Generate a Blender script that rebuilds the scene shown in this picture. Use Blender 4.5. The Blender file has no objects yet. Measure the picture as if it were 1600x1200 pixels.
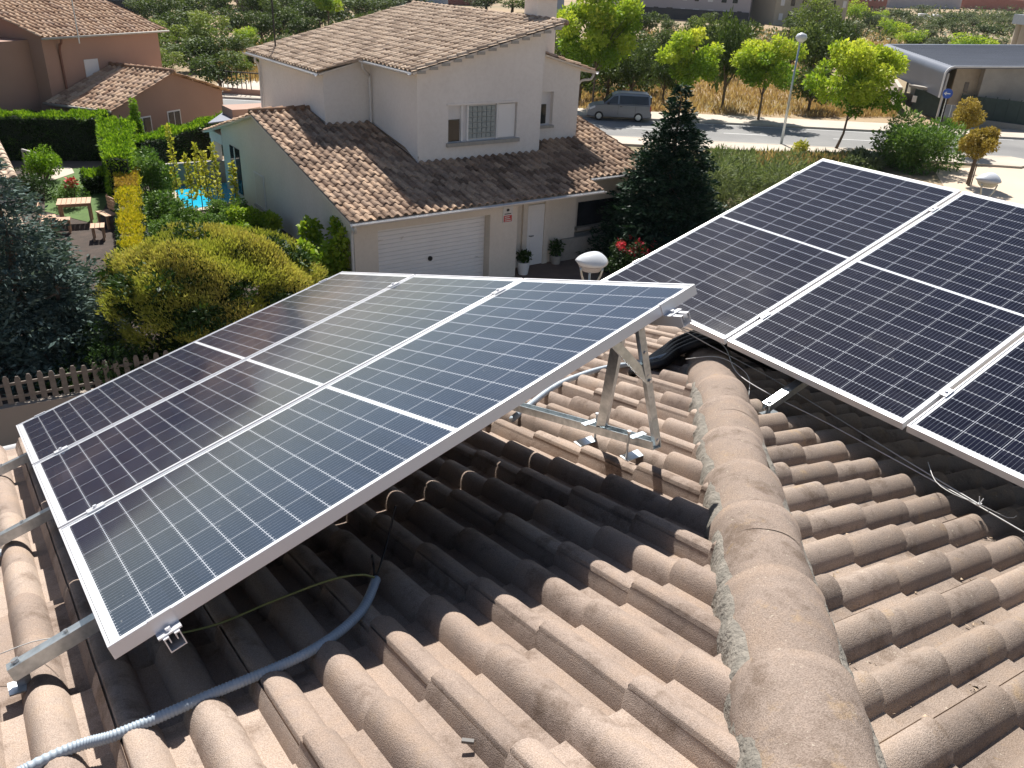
import bpy, math, random
import numpy as np
from mathutils import Vector, Matrix
R = math.radians
sc = bpy.context.scene
COL = sc.collection

# ------------------------------------------------------------------ camera
CAM_R = Vector((0.8233509, -0.5659443, 0.0424296))
CAM_D = Vector((-0.2243806, -0.3932807, -0.8916186))
CAM_F = Vector((0.5212932, 0.7245946, -0.4507950))
CAM_P = Vector((0.0, 0.0, 9.0))
FPX = 1290.4
cam = bpy.data.objects.new("camera", bpy.data.cameras.new("camera"))
COL.objects.link(cam)
m = Matrix((CAM_R, -CAM_D, -CAM_F)).transposed()
cam.matrix_world = Matrix.Translation(CAM_P) @ m.to_4x4()
cam.data.sensor_width = 36.0
cam.data.lens = 36.0 * FPX / 1600.0
cam.data.clip_start = 0.05
cam.data.clip_end = 8000
sc.camera = cam

# ------------------------------------------------------------------ world, sun, exposure
SUN_AZ, SUN_EL = R(63.5), R(51.5)
w = bpy.data.worlds.new("World"); sc.world = w; w.use_nodes = True
nt = w.node_tree; nt.nodes.clear()
sky = nt.nodes.new('ShaderNodeTexSky'); sky.sky_type = 'NISHITA'; sky.sun_disc = False
sky.sun_elevation = SUN_EL; sky.sun_rotation = R(90) - SUN_AZ
sky.air_density = 1.0; sky.dust_density = 0.8; sky.ozone_density = 1.0
bg = nt.nodes.new('ShaderNodeBackground'); bg.inputs['Strength'].default_value = 0.052
wo = nt.nodes.new('ShaderNodeOutputWorld')
nt.links.new(sky.outputs[0], bg.inputs[0]); nt.links.new(bg.outputs[0], wo.inputs[0])
sl = bpy.data.lights.new("sun", 'SUN'); sl.energy = 5.0; sl.angle = R(0.53); sl.color = (1.0, 0.955, 0.895)
sun = bpy.data.objects.new("sun", sl); COL.objects.link(sun)
sd = Vector((math.cos(SUN_EL)*math.cos(SUN_AZ), math.cos(SUN_EL)*math.sin(SUN_AZ), math.sin(SUN_EL)))
sun.rotation_euler = sd.to_track_quat('Z', 'Y').to_euler(); sun.location = (0, 0, 60)
sc.view_settings.view_transform = 'Standard'; sc.view_settings.look = 'None'
sc.view_settings.gamma = 1.0; sc.view_settings.exposure = 0.82
sc.view_settings.use_curve_mapping = False

# ------------------------------------------------------------------ helpers: measuring
def ray(px, py):
    return CAM_R*((px-800)/FPX) + CAM_D*((py-600)/FPX) + CAM_F
def at(px, py, z):
    r = ray(px, py); return CAM_P + r*((z-9.0)/r.z)
def onx(px, py, X):
    r = ray(px, py); return CAM_P + r*(X/r.x)
def ony(px, py, Y):
    r = ray(px, py); return CAM_P + r*(Y/r.y)
PT = 0.2867
def z1(y): return 7.785 - PT*y        # own roof, slope falling to +Y
def z2(x): return 7.9645 - PT*x       # own roof, slope falling to +X
HOFF = 0.626                         # hip: X - Y

# ------------------------------------------------------------------ helpers: materials
MATS = {}
class N:
    def __init__(s, name):
        s.m = bpy.data.materials.new(name); s.m.use_nodes = True
        s.t = s.m.node_tree; s.t.nodes.clear()
        s.out = s.t.nodes.new('ShaderNodeOutputMaterial')
        s.b = s.t.nodes.new('ShaderNodeBsdfPrincipled')
        s.t.links.new(s.b.outputs[0], s.out.inputs[0])
        MATS[name] = s.m
    def new(s, t, **k):
        n = s.t.nodes.new(t)
        for a, b in k.items(): setattr(n, a, b)
        return n
    def link(s, a, b): s.t.links.new(a, b)
    def coord(s, kind='Object'):
        return s.new('ShaderNodeTexCoord').outputs[kind]
    def val(s, inp, x):
        if hasattr(x, 'is_linked') or hasattr(x, 'links'): s.link(x, inp)
        else: inp.default_value = x
    def noise(s, vec, scale, detail=4, rough=.55, dist=0):
        n = s.new('ShaderNodeTexNoise'); n.inputs['Scale'].default_value = scale
        n.inputs['Detail'].default_value = detail; n.inputs['Roughness'].default_value = rough
        n.inputs['Distortion'].default_value = dist
        s.link(vec, n.inputs['Vector']); return n.outputs['Fac']
    def vor(s, vec, scale, out='Distance'):
        n = s.new('ShaderNodeTexVoronoi'); n.inputs['Scale'].default_value = scale
        s.link(vec, n.inputs['Vector']); return n.outputs[out]
    def math(s, op, a, b=0.0, c=None):
        n = s.new('ShaderNodeMath', operation=op)
        s.val(n.inputs[0], a); s.val(n.inputs[1], b)
        if c is not None: s.val(n.inputs[2], c)
        return n.outputs[0]
    def ramp(s, fac, stops):
        n = s.new('ShaderNodeValToRGB'); e = n.color_ramp.elements
        while len(e) < len(stops): e.new(0.5)
        for i, (p, c) in enumerate(stops):
            e[i].position = p; e[i].color = c if len(c) == 4 else (*c, 1)
        s.link(fac, n.inputs[0]); return n.outputs[0]
    def mix(s, f, a, b, mode='MIX'):
        n = s.new('ShaderNodeMix', data_type='RGBA', blend_type=mode)
        s.val(n.inputs[0], f)
        for i, x in ((6, a), (7, b)):
            if isinstance(x, tuple): n.inputs[i].default_value = (*x, 1) if len(x) == 3 else x
            else: s.link(x, n.inputs[i])
        return n.outputs[2]
    def attr(s, name):
        n = s.new('ShaderNodeAttribute'); n.attribute_name = name; return n.outputs['Fac']
    def base(s, x):
        if isinstance(x, tuple): s.b.inputs['Base Color'].default_value = (*x, 1)
        else: s.link(x, s.b.inputs['Base Color'])
    def rough(s, x): s.val(s.b.inputs['Roughness'], x)
    def metal(s, x): s.val(s.b.inputs['Metallic'], x)
    def bump(s, h, strength=.5, dist=.01):
        n = s.new('ShaderNodeBump'); n.inputs['Strength'].default_value = strength
        n.inputs['Distance'].default_value = dist
        s.link(h, n.inputs['Height']); s.link(n.outputs[0], s.b.inputs['Normal'])

def simple(name, c1, c2=None, rough=.7, scale=3., metal=0., bump=0., bscale=60., bdist=.005):
    n = N(name); co = n.coord()
    if c2 is None: c2 = tuple(x*.82 for x in c1)
    f = n.noise(co, scale, 5, .6)
    n.base(n.ramp(f, [(.3, c2), (.7, c1)])); n.rough(rough); n.metal(metal)
    if bump: n.bump(n.noise(co, bscale, 3), bump, bdist)
    return n.m

def wall_mat(name, c1, dirt=(.55, .50, .44), amt=.35):
    n = N(name); co = n.coord()
    mp = n.new('ShaderNodeMapping'); mp.inputs['Scale'].default_value = (1.1, 1.1, .25); n.link(co, mp.inputs[0])
    st = n.noise(mp.outputs[0], 1.6, 6, .65); bl_ = n.noise(co, .7, 5, .6); fi = n.noise(co, 9, 4, .6)
    c = n.mix(n.math('MULTIPLY', n.ramp(st, [(.50, (0, 0, 0)), (.80, (1, 1, 1))]), amt*.4), c1, tuple(a*b for a, b in zip(c1, dirt)))
    c = n.mix(.5, c, n.ramp(bl_, [(.3, tuple(x*.88 for x in c1)), (.7, tuple(min(.9, x*1.05) for x in c1))]))
    c = n.mix(.25, c, n.ramp(fi, [(.35, (.80, .78, .76)), (.6, (1, 1, 1))]), 'MULTIPLY')
    n.base(c); n.rough(.9); n.bump(n.noise(co, 45, 3), .3, .005); return n.m

def tile_mat(name, cols, grit=260., lichen=.0, bumpd=.003, streak=.35, mott=2.2):
    n = N(name); co = n.coord()
    t = n.attr('tint')
    k = len(cols)
    base = n.ramp(t, [(i/(k-1), c) for i, c in enumerate(cols)])
    big = n.noise(co, mott, 5, .62)
    base = n.mix(streak, base, n.ramp(big, [(.3, cols[0]), (.55, cols[k//2]), (.75, cols[-1])]))
    g = n.noise(co, grit, 2, .7)
    gr = n.ramp(g, [(.36, (.66, .64, .61)), (.62, (1.06, 1.05, 1.04))])
    st_ = n.noise(co, 5.5, 6, .72)
    base = n.mix(.9, base, n.ramp(st_, [(.34, (.58, .54, .50)), (.47, (1, 1, 1)), (.66, (1.12, 1.07, 1.0))]), 'MULTIPLY')
    base = n.mix(.95, base, gr, 'MULTIPLY')
    if lichen:
        v = n.noise(co, 55, 4, .75)
        mk = n.math('MULTIPLY', n.ramp(v, [(.645, (0, 0, 0)), (.70, (1, 1, 1))]), lichen)
        base = n.mix(mk, base, (.55, .50, .40))
        v2 = n.noise(co, 9, 5, .7)
        mk2 = n.math('MULTIPLY', n.ramp(v2, [(.60, (0, 0, 0)), (.72, (1, 1, 1))]), lichen*.55)
        base = n.mix(mk2, base, (.40, .27, .13))
    n.base(base); n.rough(.93)
    n.b.inputs['Specular IOR Level'].default_value = .2
    h = n.math('ADD', n.math('MULTIPLY', g, 1.0), n.math('MULTIPLY', n.noise(co, 45, 3, .6), .5))
    n.bump(h, .9, bumpd)
    return n.m

def leaf_mat(name, cols, trans=.25, rough=.6, spec=.15):
    spec = min(spec, .22); rough = max(rough, .55)
    n = N(name)
    k = len(cols)
    c = n.ramp(n.attr('tint'), [(i/(k-1), c) for i, c in enumerate(cols)])
    n.base(c); n.rough(rough); n.b.inputs['Specular IOR Level'].default_value = spec
    if trans:
        tr = n.new('ShaderNodeBsdfTranslucent')
        n.link(n.mix(1.0, c, (1.25, 1.3, .7), 'MULTIPLY'), tr.inputs[0])
        mx = n.new('ShaderNodeMixShader'); mx.inputs[0].default_value = trans
        n.link(n.b.outputs[0], mx.inputs[1]); n.link(tr.outputs[0], mx.inputs[2])
        n.link(mx.outputs[0], n.out.inputs[0])
    return n.m

# ------------------------------------------------------------------ helpers: objects
def tag(o, label=None, cat=None, group=None, kind=None):
    if label: o['label'] = label
    if cat: o['category'] = cat
    if group: o['group'] = group
    if kind: o['kind'] = kind
    return o
def empty(name, loc=(0, 0, 0), rz=0.0, label=None, cat=None, group=None):
    o = bpy.data.objects.new(name, None); COL.objects.link(o)
    o.location = loc; o.rotation_euler = (0, 0, rz); o.empty_display_size = .2
    return tag(o, label, cat, group)
def copy_tree(o, parent=None):
    c = o.copy(); COL.objects.link(c)
    if parent: c.parent = parent
    for ch in list(o.children): copy_tree(ch, c)
    return c

class MB:
    def __init__(s): s.v = []; s.f = []; s.mi = []; s.tint = None
    def add(s, vs, fs, mi=0):
        o = len(s.v); s.v += [tuple(x) for x in vs]
        for f in fs: s.f.append(tuple(i+o for i in f)); s.mi.append(mi)
    def box(s, lo, hi, mi=0):
        x0, y0, z0 = lo; x1, y1, z1_ = hi
        s.add([(x0,y0,z0),(x1,y0,z0),(x1,y1,z0),(x0,y1,z0),(x0,y0,z1_),(x1,y0,z1_),(x1,y1,z1_),(x0,y1,z1_)],
              [(0,3,2,1),(4,5,6,7),(0,1,5,4),(1,2,6,5),(2,3,7,6),(3,0,4,7)], mi)
    def bar(s, p0, p1, wd, ht, up=(0, 0, 1), mi=0, dz=0.0, dy=0.0):
        p0 = Vector(p0); p1 = Vector(p1); d = (p1-p0).normalized(); up = Vector(up)
        x = d.cross(up); x.normalize(); u = x.cross(d)
        vs = []
        for p in (p0, p1):
            for a, b in ((-1,-1),(1,-1),(1,1),(-1,1)):
                vs.append(p + x*(a*wd/2+dy) + u*(b*ht/2+dz))
        s.add(vs, [(0,1,2,3),(7,6,5,4),(0,4,5,1),(1,5,6,2),(2,6,7,3),(3,7,4,0)], mi)
    def channel(s, p0, p1, wd, ht, up=(0, 0, 1), t=.004, mi=0, open_up=False):
        k = -1 if open_up else 1
        s.bar(p0, p1, wd, t, up, mi, dz=k*(ht/2-t/2))
        s.bar(p0, p1, t, ht-t*1.02, up, mi, dy=wd/2-t/2, dz=-k*t*.51)
        s.bar(p0, p1, t, ht-t*1.02, up, mi, dy=-wd/2+t/2, dz=-k*t*.51)
    def tube(s, pts, r, n=8, mi=0, cap=True):
        pts = [Vector(p) for p in pts]; rs = r if isinstance(r, (list, tuple)) else [r]*len(pts)
        rings = []; prev = None
        for i, p in enumerate(pts):
            d = (pts[min(i+1, len(pts)-1)] - pts[max(i-1, 0)]).normalized()
            if prev is None:
                a = Vector((0, 0, 1)) if abs(d.z) < .9 else Vector((1, 0, 0))
                x = d.cross(a).normalized()
            else:
                x = (prev - d*prev.dot(d)).normalized()
            prev = x; y = d.cross(x)
            rings.append([p + (x*math.cos(2*math.pi*k/n) + y*math.sin(2*math.pi*k/n))*rs[i] for k in range(n)])
        vs = [q for g in rings for q in g]; fs = []
        for i in range(len(rings)-1):
            for k in range(n):
                a = i*n+k; b = i*n+(k+1) % n
                fs.append((a, b, b+n, a+n))
        if cap: fs += [tuple(range(n))[::-1], tuple(range((len(rings)-1)*n, len(rings)*n))]
        s.add(vs, fs, mi)
    def lathe(s, prof, c=(0, 0, 0), n=24, mi=0):
        c = Vector(c); vs = []; fs = []
        for r, z in prof:
            for k in range(n):
                a = 2*math.pi*k/n; vs.append(c + Vector((r*math.cos(a), r*math.sin(a), z)))
        for i in range(len(prof)-1):
            for k in range(n):
                a = i*n+k; b = i*n+(k+1) % n; fs.append((a, b, b+n, a+n))
        s.add(vs, fs, mi)
    def prism(s, poly, d, mi=0):
        "poly: list of 3D points (planar), d: extrusion vector"
        d = Vector(d); n = len(poly); poly = [Vector(p) for p in poly]
        vs = poly + [p+d for p in poly]
        fs = [tuple(range(n))[::-1], tuple(range(n, 2*n))]
        for i in range(n): j = (i+1) % n; fs.append((i, j, j+n, i+n))
        s.add(vs, fs, mi)
    def build(s, name, mats, parent=None, smooth=False, bevel=0.0, label=None, cat=None, group=None, kind=None):
        me = bpy.data.meshes.new(name); me.from_pydata(s.v, [], s.f)
        if not isinstance(mats, (list, tuple)): mats = [mats]
        for mm in mats: me.materials.append(mm)
        if any(s.mi): me.polygons.foreach_set('material_index', s.mi)
        me.update()
        import bmesh
        bm = bmesh.new(); bm.from_mesh(me); bmesh.ops.recalc_face_normals(bm, faces=bm.faces); bm.to_mesh(me); bm.free()
        if smooth: me.polygons.foreach_set('use_smooth', [True]*len(me.polygons))
        if smooth == 'auto':
            try: me.set_sharp_from_angle(angle=R(40))
            except Exception: pass
        o = bpy.data.objects.new(name, me); COL.objects.link(o)
        if parent: o.parent = parent
        if bevel:
            b = o.modifiers.new('bevel', 'BEVEL'); b.width = bevel; b.segments = 2; b.limit_method = 'ANGLE'
        return tag(o, label, cat, group, kind)

def np_mesh(name, V, F, mat, parent=None, tint=None, smooth=False):
    me = bpy.data.meshes.new(name)
    nf, k = F.shape
    me.vertices.add(len(V)); me.vertices.foreach_set('co', V.astype(np.float32).ravel())
    me.loops.add(nf*k); me.loops.foreach_set('vertex_index', F.astype(np.int32).ravel())
    me.polygons.add(nf); me.polygons.foreach_set('loop_start', np.arange(0, nf*k, k, dtype=np.int32))
    me.polygons.foreach_set('loop_total', np.full(nf, k, dtype=np.int32))
    if smooth: me.polygons.foreach_set('use_smooth', np.ones(nf, dtype=bool))
    me.update(calc_edges=True)
    if tint is not None:
        a = me.attributes.new('tint', 'FLOAT', 'POINT'); a.data.foreach_set('value', tint.astype(np.float32))
    me.materials.append(mat)
    o = bpy.data.objects.new(name, me); COL.objects.link(o)
    if parent: o.parent = parent
    return o

def unit(a): return a/np.maximum(np.linalg.norm(a, axis=1, keepdims=True), 1e-9)
def leaves(name, mat, pos, out, size, rng, parent=None, aspect=.5, outw=.6, nout=.4, tint=None, droop=0.0, jit=.35):
    "one kite-shaped leaf (a real little face) at each of the positions"
    n = len(pos)
    ax = unit(out*outw + rng.normal(size=(n, 3))*.55 + np.array([0, 0, -droop]))
    nr = out*nout + rng.normal(size=(n, 3))*.5 + np.array([0, 0, .25])
    side = unit(np.cross(ax, nr)); s = size*(1 + jit*rng.normal(size=(n, 1))).clip(.35, 2)
    nrm = np.cross(side, ax)
    a = pos; b = pos + ax*s*.45 + side*s*aspect*.5 + nrm*s*.06
    c = pos + ax*s; d = pos + ax*s*.45 - side*s*aspect*.5 + nrm*s*.06
    V = np.stack([a, b, c, d], 1).reshape(-1, 3)
    F = np.arange(4*n).reshape(n, 4)
    if tint is None: tint = rng.random(n)
    return np_mesh(name, V, F, mat, parent, np.repeat(tint.clip(0, 1), 4))

def ellipsoid_pts(C, Rad, n, rng, shell=.6):
    wts = (Rad[:, 0]*Rad[:, 1] + Rad[:, 2]*Rad[:, 0]); wts = wts/wts.sum()
    i = rng.choice(len(C), n, p=wts)
    d = unit(rng.normal(size=(n, 3))); r = shell + (1-shell)*rng.random((n, 1))**.7
    return C[i] + d*Rad[i]*r, d, i
def clumps(c, rad, k, rng, cs=.34, flat=.8, inner=.25):
    d = unit(rng.normal(size=(k, 3))); d[:, 2] = d[:, 2]*.9 + .1
    rr = np.where(rng.random((k, 1)) < inner, rng.random((k, 1))*.6, .62 + .3*rng.random((k, 1)))
    C = np.array(c) + d*np.array(rad)*rr
    s = np.mean(rad)*cs*(.6 + .8*rng.random((k, 1)))
    return C, np.concatenate([s, s, s*flat], 1)

def limbs(mb, h0, h1, crown_c, crown_r, rng, r0=.12, k=6, lean=(0, 0)):
    top = Vector((lean[0], lean[1], h1))
    mb.tube([(0, 0, 0), (lean[0]*.3, lean[1]*.3, h0*.5), (lean[0]*.6, lean[1]*.6, h0), top], [r0*1.2, r0, r0*.8, r0*.25], 8)
    for i in range(k):
        a = 2*math.pi*i/k + rng.random()*.8; t = .1+.8*rng.random()
        b = Vector((lean[0]*.6, lean[1]*.6, h0)).lerp(top, t*.7)
        e = Vector((crown_c[0] + math.cos(a)*crown_r[0]*.75, crown_c[1] + math.sin(a)*crown_r[1]*.75, crown_c[2] + (rng.random()-.3)*crown_r[2]))
        mid = b.lerp(e, .5) + Vector((0, 0, .12*(e-b).length))
        mb.tube([b, mid, e], [r0*.5, r0*.3, r0*.1], 5)

# ------------------------------------------------------------------ materials
M_tile = tile_mat('roof_tile_concrete', [(.27,.215,.182), (.375,.302,.257), (.46,.378,.32)], 330, .25, .0024)
M_tile2 = tile_mat('roof_tile_lichen', [(.23,.185,.155), (.315,.257,.215), (.40,.327,.275)], 300, .7, .0030)
M_cap = tile_mat('hip_tile_concrete', [(.265,.212,.178), (.31,.25,.212), (.36,.292,.25)], 260, .65, .0030, .6, 5)
M_clay = tile_mat('clay_tile', [(.24,.14,.095), (.46,.31,.215), (.62,.46,.33), (.46,.34,.27)], 40, .15, .006, .25, 1.3)
M_clay_dark = tile_mat('clay_tile_shade_brown', [(.12,.08,.06), (.28,.195,.145), (.52,.38,.275), (.27,.20,.16)], 40, .15, .006, .2, 1.3)  # lower roof tiles, shade under the upper storey put into the darker colour
M_clay_light = tile_mat('clay_tile_pale', [(.33,.245,.185), (.60,.475,.365), (.72,.59,.47)], 40, .1, .006, .25, 1.3)
M_mortar = simple('mortar', (.25,.225,.19), (.14,.13,.11), .95, 22, bump=1.0, bscale=70, bdist=.010)
M_render = wall_mat('house_render', (.79,.75,.715))
M_render2 = wall_mat('garage_render', (.72,.655,.57))
M_pink = simple('pink_render', (.40,.255,.195), (.35,.22,.17), .9, .5, bump=.2, bscale=40)
M_white = simple('white_paint', (.82,.81,.80), (.78,.77,.76), .5, 2)
M_stone = simple('stone_sill', (.42,.39,.35), (.33,.31,.28), .8, 8)
M_gutter = simple('white_gutter', (.66,.65,.64), (.58,.57,.56), .45, 2)
M_glassd = simple('dark_window', (.03,.035,.045), (.015,.018,.022), .08, 1.5)
M_glassb = simple('glass_block', (.32,.38,.40), (.18,.24,.26), .15, 14)
M_shutter = simple('shutter', (.72,.71,.71), (.66,.65,.65), .5, 1)
M_alu = simple('anodised_aluminium', (.72,.72,.74), (.68,.68,.70), .38, 3, metal=.35)
M_galv = simple('galvanised_steel', (.62,.66,.68), (.36,.40,.42), .32, 26, metal=.85, bump=.15, bscale=90, bdist=.002)
M_galvd = simple('galvanised_plate', (.60,.62,.64), (.40,.43,.46), .42, 40, metal=.8)
M_bolt = simple('bolt_steel', (.70,.70,.70), (.5,.5,.5), .3, 60, metal=.9)
M_conduit = simple('corrugated_conduit', (.38,.44,.50), (.32,.38,.43), .45, 20)
M_black = simple('black_plastic', (.012,.012,.014), (.008,.008,.01), .5, 20)
M_yellow = simple('yellow_wire', (.30,.30,.10), (.2,.22,.07), .5, 20)
M_wire = simple('grey_wire', (.62,.61,.58), (.5,.5,.48), .5, 20)
M_bark = simple('bark', (.16,.12,.09), (.08,.06,.045), .95, 9, bump=.8, bscale=30, bdist=.02)
M_wood = simple('teak_wood', (.52,.33,.20), (.38,.23,.14), .6, 12)
M_fence = simple('weathered_wood', (.21,.175,.15), (.14,.12,.10), .85, 12, bump=.3)
M_asph = simple('asphalt', (.25,.245,.235), (.165,.163,.16), .95, .22, bump=.3, bscale=20)
M_walk = simple('pavement_slabs', (.52,.45,.37), (.43,.37,.30), .9, .5, bump=.2, bscale=8)
M_kerb = simple('kerb_stone', (.50,.46,.40), (.42,.38,.33), .9, 2)
M_mark = simple('road_paint', (.72,.72,.70), (.6,.6,.58), .8, 4)
M_metal_roof = simple('grey_metal_roof', (.105,.115,.145), (.085,.095,.12), .42, .3, metal=.2)
M_concrete = simple('concrete', (.36,.33,.29), (.28,.26,.23), .9, 1, bump=.2)
M_darkgreen = simple('green_mesh', (.035,.06,.055), (.025,.045,.04), .7, 3)
M_redbrick = simple('red_brick', (.34,.12,.085), (.28,.10,.07), .85, 1)
M_lampw = simple('lamp_shell', (.66,.68,.70), (.58,.60,.62), .28, 3)
M_water = N('pool_water'); M_water.base((.02,.42,.62)); M_water.rough(.06)
M_water.bump(M_water.noise(M_water.coord(), 5, 2), .15, .05); M_water = M_water.m
M_blue = simple('sign_blue', (.02,.09,.42), (.02,.08,.36), .4, 4)
M_red = simple('sign_red', (.55,.05,.04), (.5,.05,.04), .5, 6)
M_van = simple('van_paint', (.19,.205,.235), (.17,.185,.21), .28, 1, metal=.55)
M_rubber = simple('rubber', (.02,.02,.02), (.015,.015,.015), .85, 9)
M_plate = simple('plate_white', (.7,.7,.68), None, .5, 5)

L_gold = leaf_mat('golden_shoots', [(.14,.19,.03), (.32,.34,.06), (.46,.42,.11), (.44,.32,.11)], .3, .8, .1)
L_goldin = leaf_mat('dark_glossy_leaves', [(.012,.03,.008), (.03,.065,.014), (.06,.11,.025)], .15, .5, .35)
L_blue = leaf_mat('blue_conifer', [(.035,.058,.05), (.09,.135,.12), (.21,.28,.255)], .1, .8, .1)
L_spruce = leaf_mat('spruce_green', [(.008,.020,.014), (.018,.045,.026), (.05,.10,.055)], .1, .5)
L_hedge = leaf_mat('hedge_green', [(.05,.12,.012), (.17,.30,.02), (.34,.48,.04)], .3)
L_hedgey = leaf_mat('hedge_yellow', [(.24,.26,.02), (.55,.47,.03), (.62,.50,.05)], .25)
L_hedgeo = leaf_mat('hedge_orange', [(.25,.20,.05), (.48,.30,.08), (.50,.38,.06)], .2)
L_street = leaf_mat('street_tree_leaves', [(.07,.14,.015), (.17,.29,.03), (.38,.47,.05), (.62,.62,.10)], .35)
L_orch = leaf_mat('orchard_leaves', [(.03,.055,.016), (.075,.115,.03), (.15,.19,.055)], .2)
L_olive = leaf_mat('olive_leaves', [(.06,.085,.04), (.12,.15,.075), (.20,.23,.12)], .2)
L_vine = leaf_mat('glossy_vine_leaves', [(.04,.10,.02), (.11,.20,.04), (.24,.34,.08)], .25, .5, .35)
L_yell = leaf_mat('yellow_shoot_leaves', [(.25,.30,.04), (.50,.48,.07), (.62,.56,.12)], .3)
L_lemon = leaf_mat('lemon_leaves', [(.10,.20,.02), (.25,.36,.03), (.45,.50,.06)], .3, .35, .5)
L_grey = leaf_mat('feathery_shrub', [(.07,.10,.045), (.14,.18,.08), (.24,.27,.14)], .3)
L_dry = leaf_mat('dry_grass', [(.26,.16,.08), (.42,.28,.15), (.52,.38,.22)], .3, .8, .1)
L_rose = leaf_mat('rose_petals', [(.45,.02,.04), (.62,.05,.08), (.65,.12,.16)], .2)
L_ball = leaf_mat('ball_tree_leaves', [(.14,.12,.02), (.32,.24,.05), (.40,.29,.08)], .25)
L_grass = leaf_mat('lawn_grass', [(.06,.13,.02), (.12,.21,.035), (.17,.27,.05)], .25)

# ------------------------------------------------------------------ tiled roof generator
def tiled(name, mat, O, W, S, Nn, w0, w1, s0, s1, period, course, offs, prof, phase_w, phase_s, thick, seed, parent, hvar=.0015, wob=.0):
    rng = np.random.default_rng(seed)
    O, W, S, Nn = [np.array(a, float) for a in (O, W, S, Nn)]
    k0 = math.floor((w0-phase_w)/period); k1 = math.ceil((w1-phase_w)/period)
    ws = []; hs = []; tid = []
    for k in range(k0, k1):
        for o in offs:
            x = phase_w + k*period + o*period
            if w0 <= x <= w1: ws.append(x); hs.append(prof(o*period)); tid.append(k-k0)
    ws = np.array(ws); hs = np.array(hs); tid = np.array(tid); nw = len(ws)
    lo = np.array([s0(x) for x in ws]); hi = np.array([s1(x) for x in ws])
    nc = int(math.ceil((hi.max()-phase_s)/course)) + 1
    Vs, Fs, Ts = [], [], []; base = 0
    nt_ = k1-k0+1
    for j in range(-1, nc):
        sl_ = phase_s + j*course
        if sl_ > hi.max() or sl_+course < lo.min(): continue
        t_t = rng.random(nt_); dh = rng.normal(size=nt_)*hvar; dsl = rng.normal(size=nt_)*wob
        rows = [(0.0, -thick), (0.0, -.006), (.006, 0.0), (course*.5, 0.0), (course+.03, 0.0)]
        P_ = []
        for (ds, dn) in rows:
            sraw = sl_ + ds + dsl[tid]
            s_ = np.clip(sraw, lo, hi)
            frac = (s_-sl_)/course
            h = hs + thick*(1-frac) + dn + dh[tid]
            P_.append(O + np.outer(ws, W) + np.outer(s_, S) + np.outer(h, Nn))
        P_ = np.stack(P_, 0)
        slo = np.clip(sl_, lo, hi); shi = np.clip(sl_+course+.03, lo, hi); ok = (shi-slo) > 1e-4
        idx = base + np.arange(5*nw).reshape(5, nw)
        good = np.where((ok[:-1] | ok[1:]) & (np.diff(ws) < period))[0]
        for r in range(4):
            q = np.stack([idx[r, good], idx[r, good+1], idx[r+1, good+1], idx[r+1, good]], 1); Fs.append(q)
        Vs.append(P_.reshape(-1, 3)); Ts.append(np.tile(t_t[tid], 5)); base += 5*nw
    o = np_mesh(name, np.concatenate(Vs), np.concatenate(Fs), mat, parent, np.concatenate(Ts), smooth=True)
    try: o.data.set_sharp_from_angle(angle=R(50))
    except Exception: pass
    return o

# ------------------------------------------------------------------ OWN HOUSE: roof, hip, walls
own = empty('tiled_roof_house', (0, 0, 0), 0, 'house in the foreground whose brown concrete tile roof with a hip fills the lower half', 'house')
PER = .328
c1, c2, HW, HH = .030, .030+.164, .0575, .056
def own_prof(x):
    h = 0.0
    for c in (c1, c2, c1+PER, c2-PER):
        d = x-c; wv = .046 if d < 0 else .059
        if abs(d) < wv: h = max(h, HH*math.cos(math.pi*abs(d)/(2*wv))**(.5 if d < 0 else .52))
    if h == 0: h = .003*math.sin((x % .164)/.164*6.28)
    return h
offs = [0.0]
base_o = [i/30 for i in range(30)]
grv = 0.0
spec_off = [(.0, 0), (.004/PER, 0), (.006/PER, 0)]
def own_prof_g(x):
    h = own_prof(x)
    if x < .0005: return h + .001
    if x < .0055: return h - .010
    if x < .0075: return h + .004
    if x < .06: return h + .004*(1-(x-.0075)/.0525)
    return h
OFFS = sorted(set([0.0, .002/PER, .005/PER, .007/PER] + [i/32 for i in range(1, 32)] + [.9999]))
cs = 1/math.hypot(1, PT)
tiled('roof_slope', M_tile, (0, 5.18, z1(5.18)-.046), (1, 0, 0), (0, -1, PT), (0, PT*cs, cs), -1.7, 5.79,
      lambda w: 0.0, lambda w: min(5.18+1.9, 5.18-(w-HOFF)-.02), PER, .337, OFFS, own_prof_g, .392, (5.18-1.272) % .337 - .337, .028, 3, own, .0022, .003)
sl2 = tiled('roof_slope', M_tile2, (5.80, 0, z2(5.80)-.046), (0, -1, 0), (-1, 0, PT), (PT*cs, 0, cs), -5.17, 1.9,
      lambda w: 0.0, lambda w: max(0.0, min(5.80+1.2, 5.80-(-w+HOFF)-.02)), PER, .330, OFFS, own_prof_g, -.521, (5.80-2.505) % .330 - .330, .035, 5, own, .0026, .004)
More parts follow.
